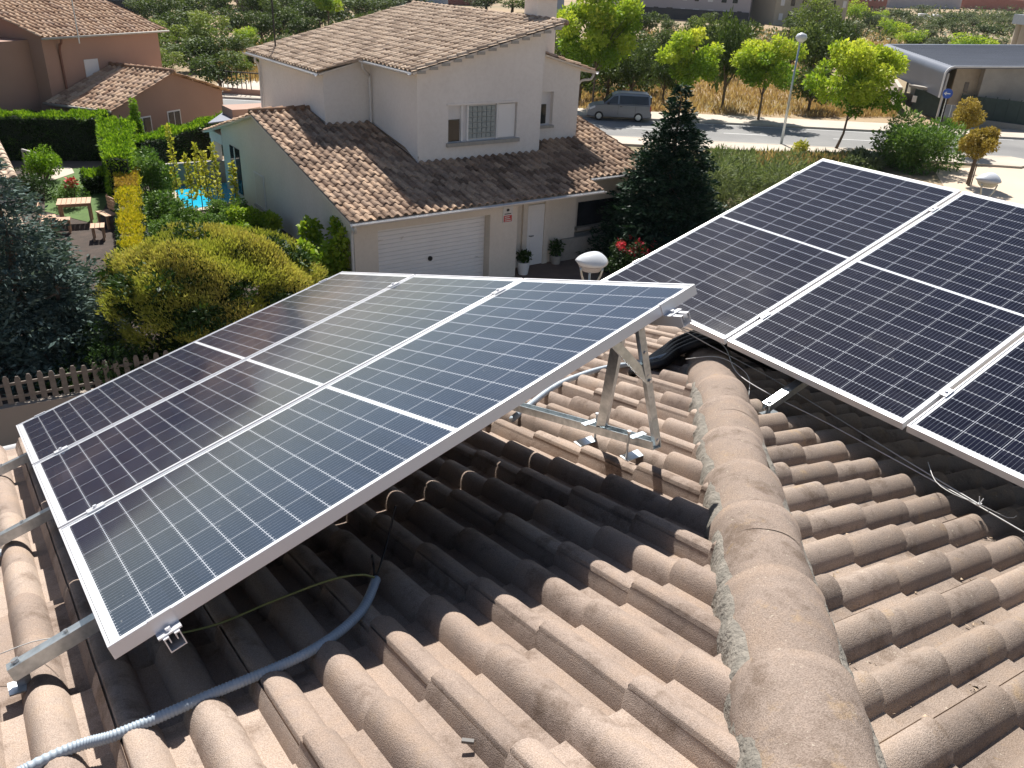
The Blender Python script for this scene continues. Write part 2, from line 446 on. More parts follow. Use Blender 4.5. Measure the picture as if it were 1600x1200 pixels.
# walls and fascia under the roof
mb = MB()
mb.prism([(-1.6, 4.7, 0), (5.4, 4.7, 0), (5.4, 4.7, z1(4.7)-.2), (-1.6, 4.7, z1(4.7)-.2)], (0, .22, 0))
mb.prism([(5.2, -2.0, 0), (5.2, 4.69, 0), (5.2, 4.69, z2(5.2)-.2), (5.2, -2.0, z2(5.2)-.2)], (.2, 0, 0))
mb.build('wall', M_render2, own)
mb = MB()  # closed underside of the roof so no light leaks through
zc = lambda x, y: min(z1(y), z2(x)) - .15
for (a, b) in (((-1.7, 5.4), (6.05, 5.4)),):
    pass
A_ = (-1.7, 5.14); B_ = (5.76, 5.14); C_ = (5.76, -1.8); D_ = (-1.2+0.0, -1.2-HOFF); E_ = (-1.7, -2.355)
mb.add([(A_[0], A_[1], zc(*A_)), (B_[0], B_[1], zc(*B_)), (E_[0], E_[1], z1(E_[1])-.15)], [(0, 1, 2)])
mb.add([(B_[0], B_[1], zc(*B_)), (C_[0], C_[1], zc(*C_)), (-1.1, C_[1], z2(-1.1)-.15), (E_[0], E_[1], z1(E_[1])-.15)], [(0, 1, 2, 3)])
mb.build('roof_deck', M_render2, own)
mb = MB()
mb.tube([(-1.7, 5.27, 6.19), (5.85, 5.27, 6.19)], .055, 10)
mb.build('gutter', M_gutter, own, smooth=True)
# hip caps
hd = Vector((1, 1, -PT)).normalized(); hs_ = Vector((1, -1, 0)).normalized(); hn = hs_.cross(hd)
if hn.z < 0: hn = -hn
def hip_pt(x, h=0): return Vector((x, x-HOFF, z2(x)+h))
rng = np.random.default_rng(8)
x = -.75; SP = .292
while x < 5.6:
    L = SP*1.43 + .05; vs = []; fs = []; nA = 22; nL = 10
    p0 = hip_pt(x, -.035)
    jx, jy, jr = rng.normal(size=3)*.006
    for il in range(nL+3):
        l = min(il, nL)/nL; r = .130 + .013*l + .003*math.sin(l*9+x*7)
        if il == nL+1: r -= .012
        if il == nL+2: r -= .014
        up = .014*l - (0.0) + jy
        for k in range(nA+1):
            a = R(-104 + 208*k/nA) + jr
            rr = r*(1+.012*math.sin(5*a+x*11)+.008*math.sin(3*l*6+a*2))
            l_ = l*L if il < nL+2 else L*.6
            vs.append(p0 + hd*(l_) + hs_*(math.sin(a)*rr+jx) + hn*(math.cos(a)*rr*.93+up))
    for i in range(nL+2):
        for k in range(nA):
            q = i*(nA+1)+k; fs.append((q, q+1, q+nA+2, q+nA+1))
    mb = MB(); mb.add(vs, fs); mb.build('ridge_tile', M_cap, own, smooth=True)
    x += SP
# mortar beds along the hip
for side in (-1, 1):
    mb = MB(); vs = []; fs = []; xs = np.arange(-.7, 5.7, .008)
    n1 = np.convolve(rng.normal(size=len(xs)), np.ones(4)/4, 'same'); n2 = np.convolve(rng.normal(size=len(xs)), np.ones(9)/9, 'same')
    for i, x in enumerate(xs):
        p = hip_pt(x, 0)
        wd = (.006 if side < 0 else .0)+.012*max(0, n2[i])
        prof_ = [(.105, .040), (.127, .030+.005*n1[i]), (.135+wd*.5+.004*n2[i], .010+.007*n1[i]), (.140+wd+.007*n2[i], -.018+.008*n2[i]), (.144+wd+.007*n2[i], -.10)]
        for a, b in prof_: vs.append(p + hs_*side*a + Vector((0, 0, b - (a-.1)*.12)))
    for i in range(len(xs)-1):
        for k in range(4):
            q = i*5+k; fs.append((q, q+1, q+6, q+5))
    mb.add(vs, fs); mb.build('mortar', M_mortar, own, smooth=True)

# ------------------------------------------------------------------ SOLAR PANELS
PW, PL, GAP, FH = 1.04, 2.10, .02, .038
n = N('solar_cells'); co = n.coord()
sx = n.new('ShaderNodeSeparateXYZ'); n.link(co, sx.inputs[0])
X_, Y_ = sx.outputs[0], sx.outputs[1]
PU = (PW-.044)/6; PV = (PL/2-.040)/12
uu = n.math('DIVIDE', n.math('SUBTRACT', X_, .022), PU)
fu = n.math('FRACT', uu)
ya = n.math('ABSOLUTE', n.math('SUBTRACT', Y_, PL/2))
vv = n.math('DIVIDE', n.math('SUBTRACT', ya, .008), PV)
fv = n.math('FRACT', vv)
du = n.math('ABSOLUTE', n.math('SUBTRACT', fu, .5)); dv = n.math('ABSOLUTE', n.math('SUBTRACT', fv, .5))
lu = n.math('GREATER_THAN', du, .5-.0011/PU)
lv = n.math('GREATER_THAN', dv, .5-.0009/PV)
line = n.math('MAXIMUM', lu, lv)
out = n.math('MAXIMUM', n.math('LESS_THAN', uu, 0.0), n.math('GREATER_THAN', uu, 6.0))
out = n.math('MAXIMUM', out, n.math('MAXIMUM', n.math('LESS_THAN', vv, 0.0), n.math('GREATER_THAN', vv, 12.0)))
line = n.math('MAXIMUM', line, out)
fb = n.math('ABSOLUTE', n.math('SUBTRACT', n.math('FRACT', n.math('MULTIPLY', fu, 9.0)), .5))
bus = n.math('LESS_THAN', fb, .035)
tab = n.math('MULTIPLY', n.math('LESS_THAN', fb, .075), n.math('GREATER_THAN', dv, .5-.006/PV))
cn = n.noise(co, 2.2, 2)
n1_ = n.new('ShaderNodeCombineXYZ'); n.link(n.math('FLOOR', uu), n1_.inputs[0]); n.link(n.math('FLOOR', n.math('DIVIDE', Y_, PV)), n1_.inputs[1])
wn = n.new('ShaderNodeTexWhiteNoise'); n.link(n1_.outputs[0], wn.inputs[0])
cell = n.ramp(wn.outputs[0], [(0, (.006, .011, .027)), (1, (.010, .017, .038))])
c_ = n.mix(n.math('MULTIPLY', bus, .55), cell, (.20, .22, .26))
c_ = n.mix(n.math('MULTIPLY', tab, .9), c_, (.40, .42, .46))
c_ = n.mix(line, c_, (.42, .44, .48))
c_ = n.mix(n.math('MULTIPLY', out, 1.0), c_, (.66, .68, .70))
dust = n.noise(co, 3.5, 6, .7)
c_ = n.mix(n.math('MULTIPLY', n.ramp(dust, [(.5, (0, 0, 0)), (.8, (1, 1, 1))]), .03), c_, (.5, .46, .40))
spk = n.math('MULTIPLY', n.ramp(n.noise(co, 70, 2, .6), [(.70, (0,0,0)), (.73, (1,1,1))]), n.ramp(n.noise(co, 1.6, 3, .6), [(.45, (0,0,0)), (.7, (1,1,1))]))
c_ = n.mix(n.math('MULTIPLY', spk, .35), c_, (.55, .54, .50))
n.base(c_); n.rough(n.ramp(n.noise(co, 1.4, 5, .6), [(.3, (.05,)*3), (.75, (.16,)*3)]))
n.b.inputs['IOR'].default_value = 1.5; n.b.inputs['Specular IOR Level'].default_value = .95  # specular raised, with the cells' blue, to strengthen the reflected sky
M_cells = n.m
M_cells2 = n.m.copy(); M_cells2.name = 'solar_cells_dim_reflection'  # right array copy: its dimmer sky reflection put into darker, duller cells
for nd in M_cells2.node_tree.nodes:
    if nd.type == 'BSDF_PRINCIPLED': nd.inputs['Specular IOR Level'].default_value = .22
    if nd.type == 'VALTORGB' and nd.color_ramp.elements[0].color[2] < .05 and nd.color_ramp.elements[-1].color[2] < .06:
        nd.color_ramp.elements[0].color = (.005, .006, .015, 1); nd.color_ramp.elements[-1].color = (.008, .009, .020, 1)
# the same glass, dusty: speckles of grime near the low edge
def dusty(src, name):
    mm = src.copy(); mm.name = name; t = mm.node_tree
    return mm

def frame_mesh():
    mb = MB(); lip = .0075; th = .0018
    mb.box((0, 0, -FH), (lip, PL, 0)); mb.box((PW-lip, 0, -FH), (PW, PL, 0))
    mb.box((lip, 0, -FH+.0002), (PW-lip, lip, -.0002)); mb.box((lip, PL-lip, -FH+.0002), (PW-lip, PL, -.0002))
    for a in ((0.0091, .03), (PW-.03, PW-.0091)): mb.box((a[0], .0095, -FH+.0005), (a[1], PL-.0095, -FH+.0022))
    return mb
def panel(name, T, label, first=None, group=None):
    if first:
        t = copy_tree(first); t['label'] = label
    else:
        t = empty(name, label=label, cat='solar panel', group=group)
        frame_mesh().build('frame', M_alu, t, bevel=.0012)
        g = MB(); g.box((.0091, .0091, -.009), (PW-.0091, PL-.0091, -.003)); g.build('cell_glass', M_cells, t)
        for a in (-.12, .06):
            j = MB(); j.box((PW/2+a, PL/2-.03, -.028), (PW/2+a+.06, PL/2+.03, -.0092)); j.build('junction_box', M_black, t)
    t.matrix_world = T
    return t
def arr_matrix(o, u, v, off):
    u = Vector(u).normalized(); v = Vector(v); v = (v - u*v.dot(u)).normalized(); nn = u.cross(v)
    mm = Matrix((u, v, nn)).transposed().to_4x4()
    return Matrix.Translation(Vector(o) + u*off) @ mm
U1 = (.00662, -.95966, .28107); V1 = (.96675, .07800, .24353); O1 = (.0692, 4.7461, 6.6331)
U2 = (-.0069, -.99997, .00183); V2 = (.95872, -.00609, .28429); O2 = (3.3123, 3.7048, 7.2622)
T1 = arr_matrix(O1, U1, V1, 0); T2 = arr_matrix(O2, U2, V2, 0)
G1 = 'solar panels of the left array'; G2 = 'solar panels of the right array'
pA = panel('solar_panel', arr_matrix(O1, U1, V1, 0), 'farthest solar panel of the left array, beside the round golden bush', group=G1)
panel('solar_panel', arr_matrix(O1, U1, V1, PW+GAP), 'middle solar panel of the left array, between its two neighbours', pA)
panel('solar_panel', arr_matrix(O1, U1, V1, 2*(PW+GAP)), 'nearest bluish solar panel of the left array, its grey frame side showing', pA)
for i, lb in enumerate(('farthest solar panel of the right array, next to the dark spruce',
                        'middle solar panel of the right array, behind the metal bracket by the hip',
                        'solar panel of the right array, cut off by the right photo edge')):
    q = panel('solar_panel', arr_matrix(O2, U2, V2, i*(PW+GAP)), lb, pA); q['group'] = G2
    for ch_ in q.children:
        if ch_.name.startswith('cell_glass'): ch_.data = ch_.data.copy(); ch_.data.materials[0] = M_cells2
AW = 3*PW+2*GAP

# ------------------------------------------------------------------ MOUNTING FRAMES
def clamp_mb(T, u, v, end=0):
    "end 0: mid clamp over the seam; +-1: end clamp"
    mb = MB()
    def p(a, b, c): return T @ Vector((a, b, c))
    def obox(a0, a1, b0, b1, c0, c1_):
        vs = [p(a, b, c) for c in (c0, c1_) for a, b in ((a0, b0), (a1, b0), (a1, b1), (a0, b1))]
        mb.add(vs, [(3,2,1,0),(4,5,6,7),(0,1,5,4),(1,2,6,5),(2,3,7,6),(3,0,4,7)])
    if end == 0:
        obox(u-.019, u+.019, v-.03, v+.03, .0005, .0045)
    else:
        s = end
        obox(min(u, u+s*.004), max(u, u+s*.004), v-.03, v+.03, -FH-.004, .003)
        obox(min(u-s*.010, u+s*.0005), max(u-s*.010, u+s*.0005), v-.03, v+.03, .0005, .0035)
        obox(min(u+s*.0045, u+s*.035), max(u+s*.0045, u+s*.035), v-.03, v+.03, -FH-.004, -FH+.0)
    c = p(u + end*.02, v, .0046 if end == 0 else -FH+.0005); nn = (T.to_3x3() @ Vector((0, 0, 1))).normalized()
    mb.tube([c, c+nn*.008], .0075, 6)
    return mb
def mounting(T, top_v, low_v, arms, label, is1, base):
    t = empty('mounting_frame', T.translation, 0, label, 'mounting frame')
    def bl(mb, nm, mat, par=t, **k):
        mb.v = [tuple(Vector(a) - T.translation) for a in mb.v]; return mb.build(nm, mat, par, **k)
    def bolt(c, d, r=.008, l=.012, par=t):
        mb = MB(); c = Vector(c); mb.tube([c, c+Vector(d).normalized()*l], r, 6); bl(mb, 'bolt', M_bolt, par)
    P_ = lambda a, b, c: T @ Vector((a, b, c))
    nn = (T.to_3x3() @ Vector((0, 0, 1))).normalized(); uu_ = (T.to_3x3() @ Vector((1, 0, 0))).normalized()
    for v in (low_v, top_v):
        mb = MB(); c0 = -FH-.004-.02
        a, b = P_(-.06, v, c0), P_(AW+(.075 if v > 1 else .045), v, c0)
        mb.bar(a, b, .042, .003, nn, dz=-.0185)
        mb.bar(a, b, .003, .034, nn, dy=.0195); mb.bar(a, b, .003, .034, nn, dy=-.0195)
        mb.bar(a, b, .014, .003, nn, dz=.0185, dy=.014); mb.bar(a, b, .014, .003, nn, dz=.0185, dy=-.014)
        mb.bar(a, b, .003, .014, nn, dy=.0085, dz=.010); mb.bar(a, b, .003, .014, nn, dy=-.0085, dz=.010)
        bl(mb, 'rail', M_alu)
        for u, e in ((0, -1), (PW+GAP/2, 0), (2*PW+1.5*GAP, 0), (AW, 1)):
            bl(clamp_mb(T, u, v, e), 'clamp', M_alu)
    bx, y0, y1, hb = base
    zr = (lambda y: z1(y)+hb) if is1 else (lambda y: z2(bx)+hb)
    rb0, rb1 = Vector((bx, y0, zr(y0))), Vector((bx, y1, zr(y1)))
    s = MB(); upn = Vector((0, PT, 1)).normalized() if is1 else Vector((PT, 0, 1)).normalized()
    s.channel(rb0, rb1, .046, .036, upn, .004, open_up=True); bl(s, 'base_rail', M_galv)
    for (u, vlow) in arms:
        A = P_(u, vlow, -FH-.066); B = P_(u, top_v+.06, -FH-.066)
        s = MB(); s.channel(A, B, .044, .040, nn, .004); arm = bl(s, 'support_arm', M_galv)
        bolt(P_(u, vlow+.025, -FH-.044), nn, .011, .008, arm); bolt(P_(u, vlow+.16, -FH-.044), nn, .007, .006, arm)
        # foot under the low end
        gz = (z1(A.y) if is1 else z2(A.x)) + .004
        Fp = P_(u, vlow+.03, -FH-.088); f2 = MB(); f2.bar((Fp.x-.01, Fp.y, gz-.02), (Fp.x-.01, Fp.y, Fp.z), .035, .006, (0, 1, 0)); f2.bar((Fp.x-.05, Fp.y, gz), (Fp.x+.06, Fp.y, gz-.01), .05, .005)
        bl(f2, 'foot', M_galv)
        # rear leg and brace
        tp = P_(u+(.20 if is1 else 0), top_v+.02, -FH-.060); y = tp.y
        bb = Vector((bx+.012, y-.045, zr(y-.045)+.01)) if is1 else Vector((bx, y, zr(y)))
        leg = MB(); dl = (tp-bb).normalized(); leg.channel(bb-dl*.02, tp+dl*.03+Vector((0, -.028, 0)), .030, .022, (0, -1, 0), .004); lo = bl(leg, 'rear_leg', M_galv)
        for k in range(6):
            c = bb.lerp(tp+Vector((0, -.028, 0)), .02+.19*k); bolt(c+Vector((0, -.0115, 0)), (0, -1, 0), .0065 if k in (0, 4, 5) else .004, .004 if k in (0, 4, 5) else .0015, lo)
        b2 = Vector((bx+.0, y+.27, zr(y+.27)+.015)); t2 = tp + Vector((-.03, .03, .01))
        leg = MB(); leg.channel(b2, t2, .042, .030, (-1, -.4, 0), .004); bl(leg, 'brace', M_galv)
        st = MB(); e = bb.lerp(tp, .66)+Vector((0, -.02, 0)); e2 = tp+Vector((-.13, .02, -.02))
        e = bb.lerp(tp, .55)+Vector((0, -.02, 0)); st.channel(e, e2, .034, .018, (0, -1, 0), .004); so = bl(st, 'strut', M_galv); bolt(e+Vector((0, -.012, 0)), (0, -1, 0), .008, .005, so)
        for k_, (yy, dxx) in enumerate(((y+.06, -.05), (y+.36, .04))):
            zz = (z1(yy) if is1 else z2(bx))
            f = MB(); f.box((bx-.06, yy-.03, zz+.010), (bx+.06, yy+.02, zz+.014)); f.tube([(bx+dxx, yy-.01, zz-.02), (bx+dxx, yy-.01, zr(yy)+.05)], .005, 8); f.bar((bx-.04, yy-.01, zr(yy)+.022), (bx+.04, yy-.01, zr(yy)+.022), .028, .004)
            bl(f, 'foot', M_galv)
            bolt((bx+dxx, yy-.01, zr(yy)+.05), (0, 0, 1), .010, .008)
    return t
mounting(T1, 1.95, .13, [(2.74, -.25), (1.52, -.28), (.38, -.30)], 'galvanised frame of rails and raised legs carrying the left array', True, (2.165, 1.99, 4.9, .088))
mounting(T2, 1.80, .30, [(1.50, -.20), (2.62, 1.2), (.45, 1.2)], 'galvanised frame carrying the right array, mostly hidden in its shade', False, (4.95, .7, 3.6, .06))

# ------------------------------------------------------------------ things lying on the own roof
def r1p(px, py, h=0.0):
    r = ray(px, py); nv = Vector((0, PT, 1)); return CAM_P + r*((7.785+h - 9.0)/(nv.dot(r)))
def r2p(px, py, h=0.0):
    r = ray(px, py); nv = Vector((PT, 0, 1)); return CAM_P + r*((7.9645+h - 9.0)/(nv.dot(r)))
def smooth_path(pts, step):
    P = [Vector(p) for p in pts]; out = []
    for i in range(len(P)-1):
        a = P[max(i-1, 0)]; b = P[i]; c = P[i+1]; d = P[min(i+2, len(P)-1)]
        nseg = max(2, int((c-b).length/step))
        for k in range(nseg):
            t = k/nseg
            out.append(.5*((2*b) + (c-a)*t + (2*a-5*b+4*c-d)*t*t + (-a+3*b-3*c+d)*t**3))
    out.append(P[-1]); return out
def corrug(pts, r, name, mat, label=None, cat=None, parent=None):
    path = smooth_path(pts, .0022)
    rs = [r*(1+.085*math.cos(2*math.pi*i/4.0)) for i in range(len(path))]
    mb = MB(); mb.tube(path, rs, 14)
    return mb.build(name, mat, parent, smooth=True, label=label, cat=cat)
corrug([(-.75, 1.45, z1(1.45)+.036), r1p(45, 1200, .036), r1p(190, 1145, .036), r1p(330, 1085, .036), r1p(480, 1020, .032), r1p(560, 960, .030), r1p(588, 905, .05)],
       .0135, 'corrugated_conduit', M_conduit, 'grey blue corrugated conduit curving over the tile crests below the left array', 'conduit')
mb = MB(); mb.tube(smooth_path([r1p(268, 992, .05), r1p(340, 975, .06), r1p(430, 938, .09), r1p(520, 905, .11), r1p(570, 898, .09), r1p(588, 905, .052)], .02), .0032, 7)
mb.build('cable', M_yellow, smooth=True, label='thin yellow cable running from the rail end into the corrugated conduit', cat='cable')
mb = MB(); mb.tube(smooth_path([r1p(586, 905, .05), r1p(583, 880, .10), r1p(581, 868, .16)], .02), .004, 7)
mb.tube(smooth_path([r1p(588, 903, .05), r1p(604, 850, .10), r1p(618, 790, .22)], .02), .0035, 7)
mb.build('cable', M_black, smooth=True, label='black cable tails hanging in the shade above the conduit mouth', cat='cable')
corrug([r1p(800, 655, .03), r1p(862, 607, .035), r1p(905, 587, .03), r1p(950, 574, .03), r1p(1005, 566, .05), r1p(1050, 553, .08)],
       .0155, 'corrugated_conduit', M_conduit, 'grey blue conduit behind the support legs leading to the hip', 'conduit')
# black bundle over the hip
bt = empty('cable_bundle', tuple(hip_pt(3.75, .1)), 0, 'bundle of thick black sleeved cables draped over the hip behind the cap end', 'cable bundle')
for k in range(7):
    o = (k-3)*.040; a = hip_pt(3.70+o*.95, .085+.012*(k % 2))
    pts = [r1p(1000-k*2, 574+k*1.5, .035), r1p(1035, 568-k*3.2, .05), a + Vector((-.13, .13, -.03)), a + Vector((0, 0, .055)), a + Vector((.15, -.12, -.01)),
           Vector((4.05, 2.9-k*.01, z2(4.05)+.04+.012*(k % 3))), Vector((4.3, 2.45+.03*k, z2(4.3)+.05)), Vector((4.75, 1.95+.05*k, z2(4.75)+.05))]
    pts = [p - bt.location for p in pts]
    mb = MB(); pth = smooth_path(pts, .006); mb.tube(pth, [.026*(1+.05*math.cos(2*math.pi*i/3)) for i in range(len(pth))], 10); mb.build('cable', M_black, bt, smooth=True)
# thin tie wires
def wire(pts, label, r=.0027, mat=M_wire, n=6):
    mb = MB(); mb.tube(smooth_path(pts, .03), r, n); return mb.build('wire', mat, smooth=True, label=label, cat='wire')
wire([r1p(985, 492, .3), hip_pt(3.55, .16), r2p(1160, 590, 0.10), r2p(1300, 665, 0.07), r2p(1460, 752, 0.07), r2p(1540, 797, 0.08), r2p(1640, 855, 0.07)], 'long thin grey wire over the hip, the lower of the two crossing the shaded tiles')
wire([r1p(1040, 500, .3), r2p(1110, 540, 0.16), r2p(1200, 588, 0.10), r2p(1300, 648, 0.08), r2p(1420, 722, 0.08), r2p(1530, 788, 0.08)], 'thin grey wire running just below the panels, ending at the white cable tie')
wire([r2p(1450, 722, 0.12), r2p(1462, 752, 0.10), r2p(1490, 772, 0.10), r2p(1530, 788, 0.10), r2p(1575, 809, 0.07), r2p(1588, 806, 0.10)], 'curled loose wire end near the white cable tie', .0018)
wire([r1p(0, 1022, .05), r1p(50, 1003, .07), r1p(95, 995, .09)], 'thin pale wire reaching the lowest rail end at the left edge', .0015)
wire([hip_pt(3.35, .125)+Vector((-.12, .12, -.04)), hip_pt(3.3, .135), hip_pt(3.2, .12)+Vector((.10, -.10, -.03)), r2p(1170, 620, .03)], 'thin wire bent over the end of the hip cap', .002)
z_t = r2p(1530, 788, .095)
zt = MB(); zt.box((-.012, -.006, -.004), (.010, .006, .004)); zt.tube([(0, 0, 0), (.004, .010, .03)], .002, 5); zt.tube([(0, 0, 0), (.012, -.004, .026)], .002, 5)
zo = zt.build('cable_tie', M_plate, label='small white cable tie holding the wires on the right', cat='cable tie'); zo.location = z_t
# a broken twig of tile, bird droppings and grit
rngd = np.random.default_rng(77)
V = []; F = []
def chip(p, s, rng):
    a = rng.normal(size=(4, 3))*s*.5; a[:, 2] = abs(a[:, 2])*.6
    o = len(V); 
    for q in a: V.append((p[0]+q[0], p[1]+q[1], p[2]+q[2]))
    F.extend([(o, o+1, o+2), (o, o+2, o+3), (o, o+3, o+1), (o+1, o+2, o+3)])
for i in range(6500):
    x = 1.1 + 2.3*rngd.random(); y = -0.5 + 2.5*rngd.random()
    if x-y < HOFF+.17: continue
    ph = ((-y + .521) % PER); inro = min(abs(ph-.1145), abs(ph-.1145-.164), abs(ph+PER-.1145-.164))
    if inro > .046 or (rngd.random() < .55 and math.sin(x*7+y*3) < .1): continue
    chip((x, y, z2(x)-.030+.02*max(0, inro-.03)), .004+.009*rngd.random()**3, rngd)
np_mesh('roof_grit', np.array(V), np.array(F), simple('dry_seed_grit', (.60, .48, .34), (.25, .17, .11), .9, 60), None)
tag(bpy.data.objects['roof_grit'], 'pale seed husks and grit lying in the troughs of the right roof slope', 'debris', None, 'stuff')
tw = MB(); p = r1p(731, 1160, -.012); tw.box((-.014, -.005, 0), (.014, .005, .008)); o = tw.build('tile_chip', simple('chip_grey', (.16,.15,.14)), label='small dark grey chip lying in a trough low in the picture', cat='chip', bevel=.001); o.location = p; o.rotation_euler = (0, 0, -.7)

# ------------------------------------------------------------------ SETTING: ground, road, pavements
n = N('dry_field'); co = n.coord()
a = n.noise(co, .035, 6, .6); b = n.noise(co, .8, 5, .7)
c = n.ramp(a, [(.35, (.10, .11, .05)), (.46, (.30, .21, .12)), (.56, (.36, .25, .14)), (.64, (.12, .12, .05)), (.75, (.32, .22, .12))])
c = n.mix(.4, c, n.ramp(b, [(.3, (.16, .13, .07)), (.7, (.42, .31, .19))]))
n.base(c); n.rough(.95); n.bump(b, .8, .15)
M_field = n.m
M_soil = simple('dark_soil', (.075,.052,.04), (.035,.026,.02), .95, 3, bump=.8, bscale=30, bdist=.02)
M_lawn = simple('lawn', (.085,.15,.035), (.06,.11,.025), .95, 4, bump=.5, bscale=120)
M_drive = simple('brown_paving', (.20,.145,.115), (.14,.10,.08), .9, 2)
M_sand = simple('pale_plaza', (.60,.48,.36), (.54,.43,.32), .9, .25, bump=.2)
mb = MB(); mb.add([(-3000, -3000, 0), (4500, -3000, 0), (4500, 4500, 0), (-3000, 4500, 0)], [(0, 1, 2, 3)])
mb.build('ground', M_field, kind='structure')
def sheet(name, pts, z, mat):
    mb = MB(); mb.add([(p[0], p[1], z) for p in pts], [tuple(range(len(pts)))])
    o = mb.build(name, mat, kind='structure')
    me = o.data
    return o
RD = Vector((.797, -.604, 0)); RN = Vector((.604, .797, 0))      # along the road, across it (away)
RF = Vector((51.1, 35.2, 0))                                      # a point on the far kerb line
def rp(t, c, z=0): p = RF + RD*t + RN*c; return (p.x, p.y, z)
RW = 7.3
sheet('driveway', [(5.7, 4), (24, 4), (24, 22), (9.4, 22), (9.0, 18.2), (-12, 17.3), (-12, 4)], .010, M_drive)
sheet('road', [rp(-60, 0), rp(14.0, 0), rp(40, 6), rp(44, -4), rp(17, -RW-1.0), rp(-60, -RW)], .014, M_asph)
sheet('plaza', [rp(10.5, -RW-.8), rp(20, -RW), rp(40, -RW+2), rp(46, -30), rp(6, -34), rp(-2, -26), rp(2, -12)], .018, M_sand)
def kerbed(name, p, z, mat, hh=.13):
    mb = MB(); mb.prism([(q[0], q[1], -.1) for q in p], (0, 0, hh+.1)); return mb.build(name, mat, kind='structure')
kerbed('far_pavement', [rp(-60, .15), rp(13.5, .15), rp(40, 6.3), rp(40, 10), rp(13, 3.6), rp(-60, 2.6)], 0, M_walk)
kerbed('near_pavement', [rp(-60, -RW-2.4), rp(-1, -RW-2.4), rp(7.5, -RW-3.1), rp(9.5, -RW-1.2), rp(8.5, -RW-.15), rp(-60, -RW-.15)], 0, M_walk)
mb = MB()
for (t0, t1_, c) in ((-60, 13.5, .07), (-60, 8.5, -RW-.07)):
    a, b = rp(t0, c, .075), rp(t1_, c, .075); mb.bar(a, b, .14, .13)
mb.build('kerb', M_kerb, kind='structure')
mb = MB()
for t0 in np.arange(-50, 12, 7.0): mb.bar(rp(t0, -RW/2, .021), rp(t0+3, -RW/2, .021), .12, .004)
for k in range(7): mb.bar(rp(13+k*.95, -RW+.9, .027), rp(14.4+k*.95, -2.0, .027), .42, .004)
mb.bar(rp(-60, -.45, .021), rp(12, -.45, .021), .10, .004)
mb.build('road_marking', M_mark, kind='structure')
sheet('dirt_verge', [rp(-30, -RW-2.4), rp(6, -RW-3.2), rp(2, -12), rp(-2, -26), (22, 5), (24, 22), (22, 31)], .012, simple('verge_soil', (.30,.22,.14), (.16,.14,.07), .95, .6, bump=.6, bscale=12, bdist=.03))
# raised garden terrace to the left of the neighbour's house
TZ = .80
fA = at(0, 634, .95); fB = at(190, 600, .95)
dF = (fB-fA).normalized()
def fl(t, off=0): p = fA + dF*t; return (p.x - dF.y*off, p.y + dF.x*off)
mb = MB(); p0, p1 = fl(-9), fl(9.15)
mb.prism([(p0[0], p0[1]+.15, -.05), (p1[0], p1[1]+.15, -.05), (9.28, 22.4, -.05), (9.28, 33, -.05), (11.0, 46.8, -.05), (-12, 46.8, -.05)], (0, 0, TZ+.05))
mb.build('garden_soil', M_soil, kind='structure')
def tsheet(name, px, dz, mat):
    return sheet(name, [at(a, b, TZ+dz)[:2] for a, b in px], TZ+dz, mat)
tsheet('lawn', [(70, 330), (150, 350), (176, 300), (176, 262), (120, 262), (70, 275)], .012, M_lawn)
tsheet('terrace', [(78, 283), (116, 270), (112, 262), (80, 258)], .02, M_walk)
tsheet('garden_path', [(-40, 262), (160, 262), (160, 242), (-40, 242)], .009, M_drive)

# ------------------------------------------------------------------ THE NEIGHBOURING WHITE HOUSE
nh = empty('house', (9.3, 20.8, 0), 0, 'pale rendered neighbouring house with clay tiled roofs and a white garage door', 'house')
def H(mb, name, mat, par=nh, **k):
    mb.v = [(x-9.3, y-20.8, z) for x, y, z in mb.v]; return mb.build(name, mat, par, **k)
LZ = lambda y: 2.60 + .225*(y-20.35)       # underside of lower roof
# lower body
mb = MB()
mb.prism([(9.3, 21.5, 0), (9.3, 32.4, 0), (9.3, 32.4, 3.22), (9.3, 28.0, LZ(28)-.03), (9.3, 21.5, LZ(21.5)-.03)], (8.5, 0, 0))
mb.prism([(17.8, 21.95, 0), (17.8, 30, 0), (17.8, 30, 3.6), (17.8, 28.0, LZ(28)-.03), (17.8, 21.95, LZ(21.95)-.03)], (3.1, 0, 0))
mb.box((9.3, 20.8, 0), (10.03, 21.5, 2.66)); mb.box((13.85, 20.8, 0), (14.87, 21.5, 2.66)); mb.box((10.03, 20.8, 2.17), (13.85, 21.5, 2.66))
mb.prism([(14.87, 20.8, 2.36), (17.8, 20.8, 2.36), (17.8, 20.8, 2.66), (14.87, 20.8, 2.66)], (0, .25, 0))
H(mb, 'wall', M_render2)
mb = MB(); mb.box((16.43, 21.42, 0), (16.62, 21.5, 2.36)); mb.box((15.55, 21.42, 0), (15.73, 21.5, 2.36)); H(mb, 'door_surround', M_render2)
mb = MB(); mb.box((16.8, 21.36, 0), (21.0, 21.5, .75)); mb.box((17.9, 21.80, 0), (21.0, 21.95, .75)); H(mb, 'stone_plinth', M_stone)
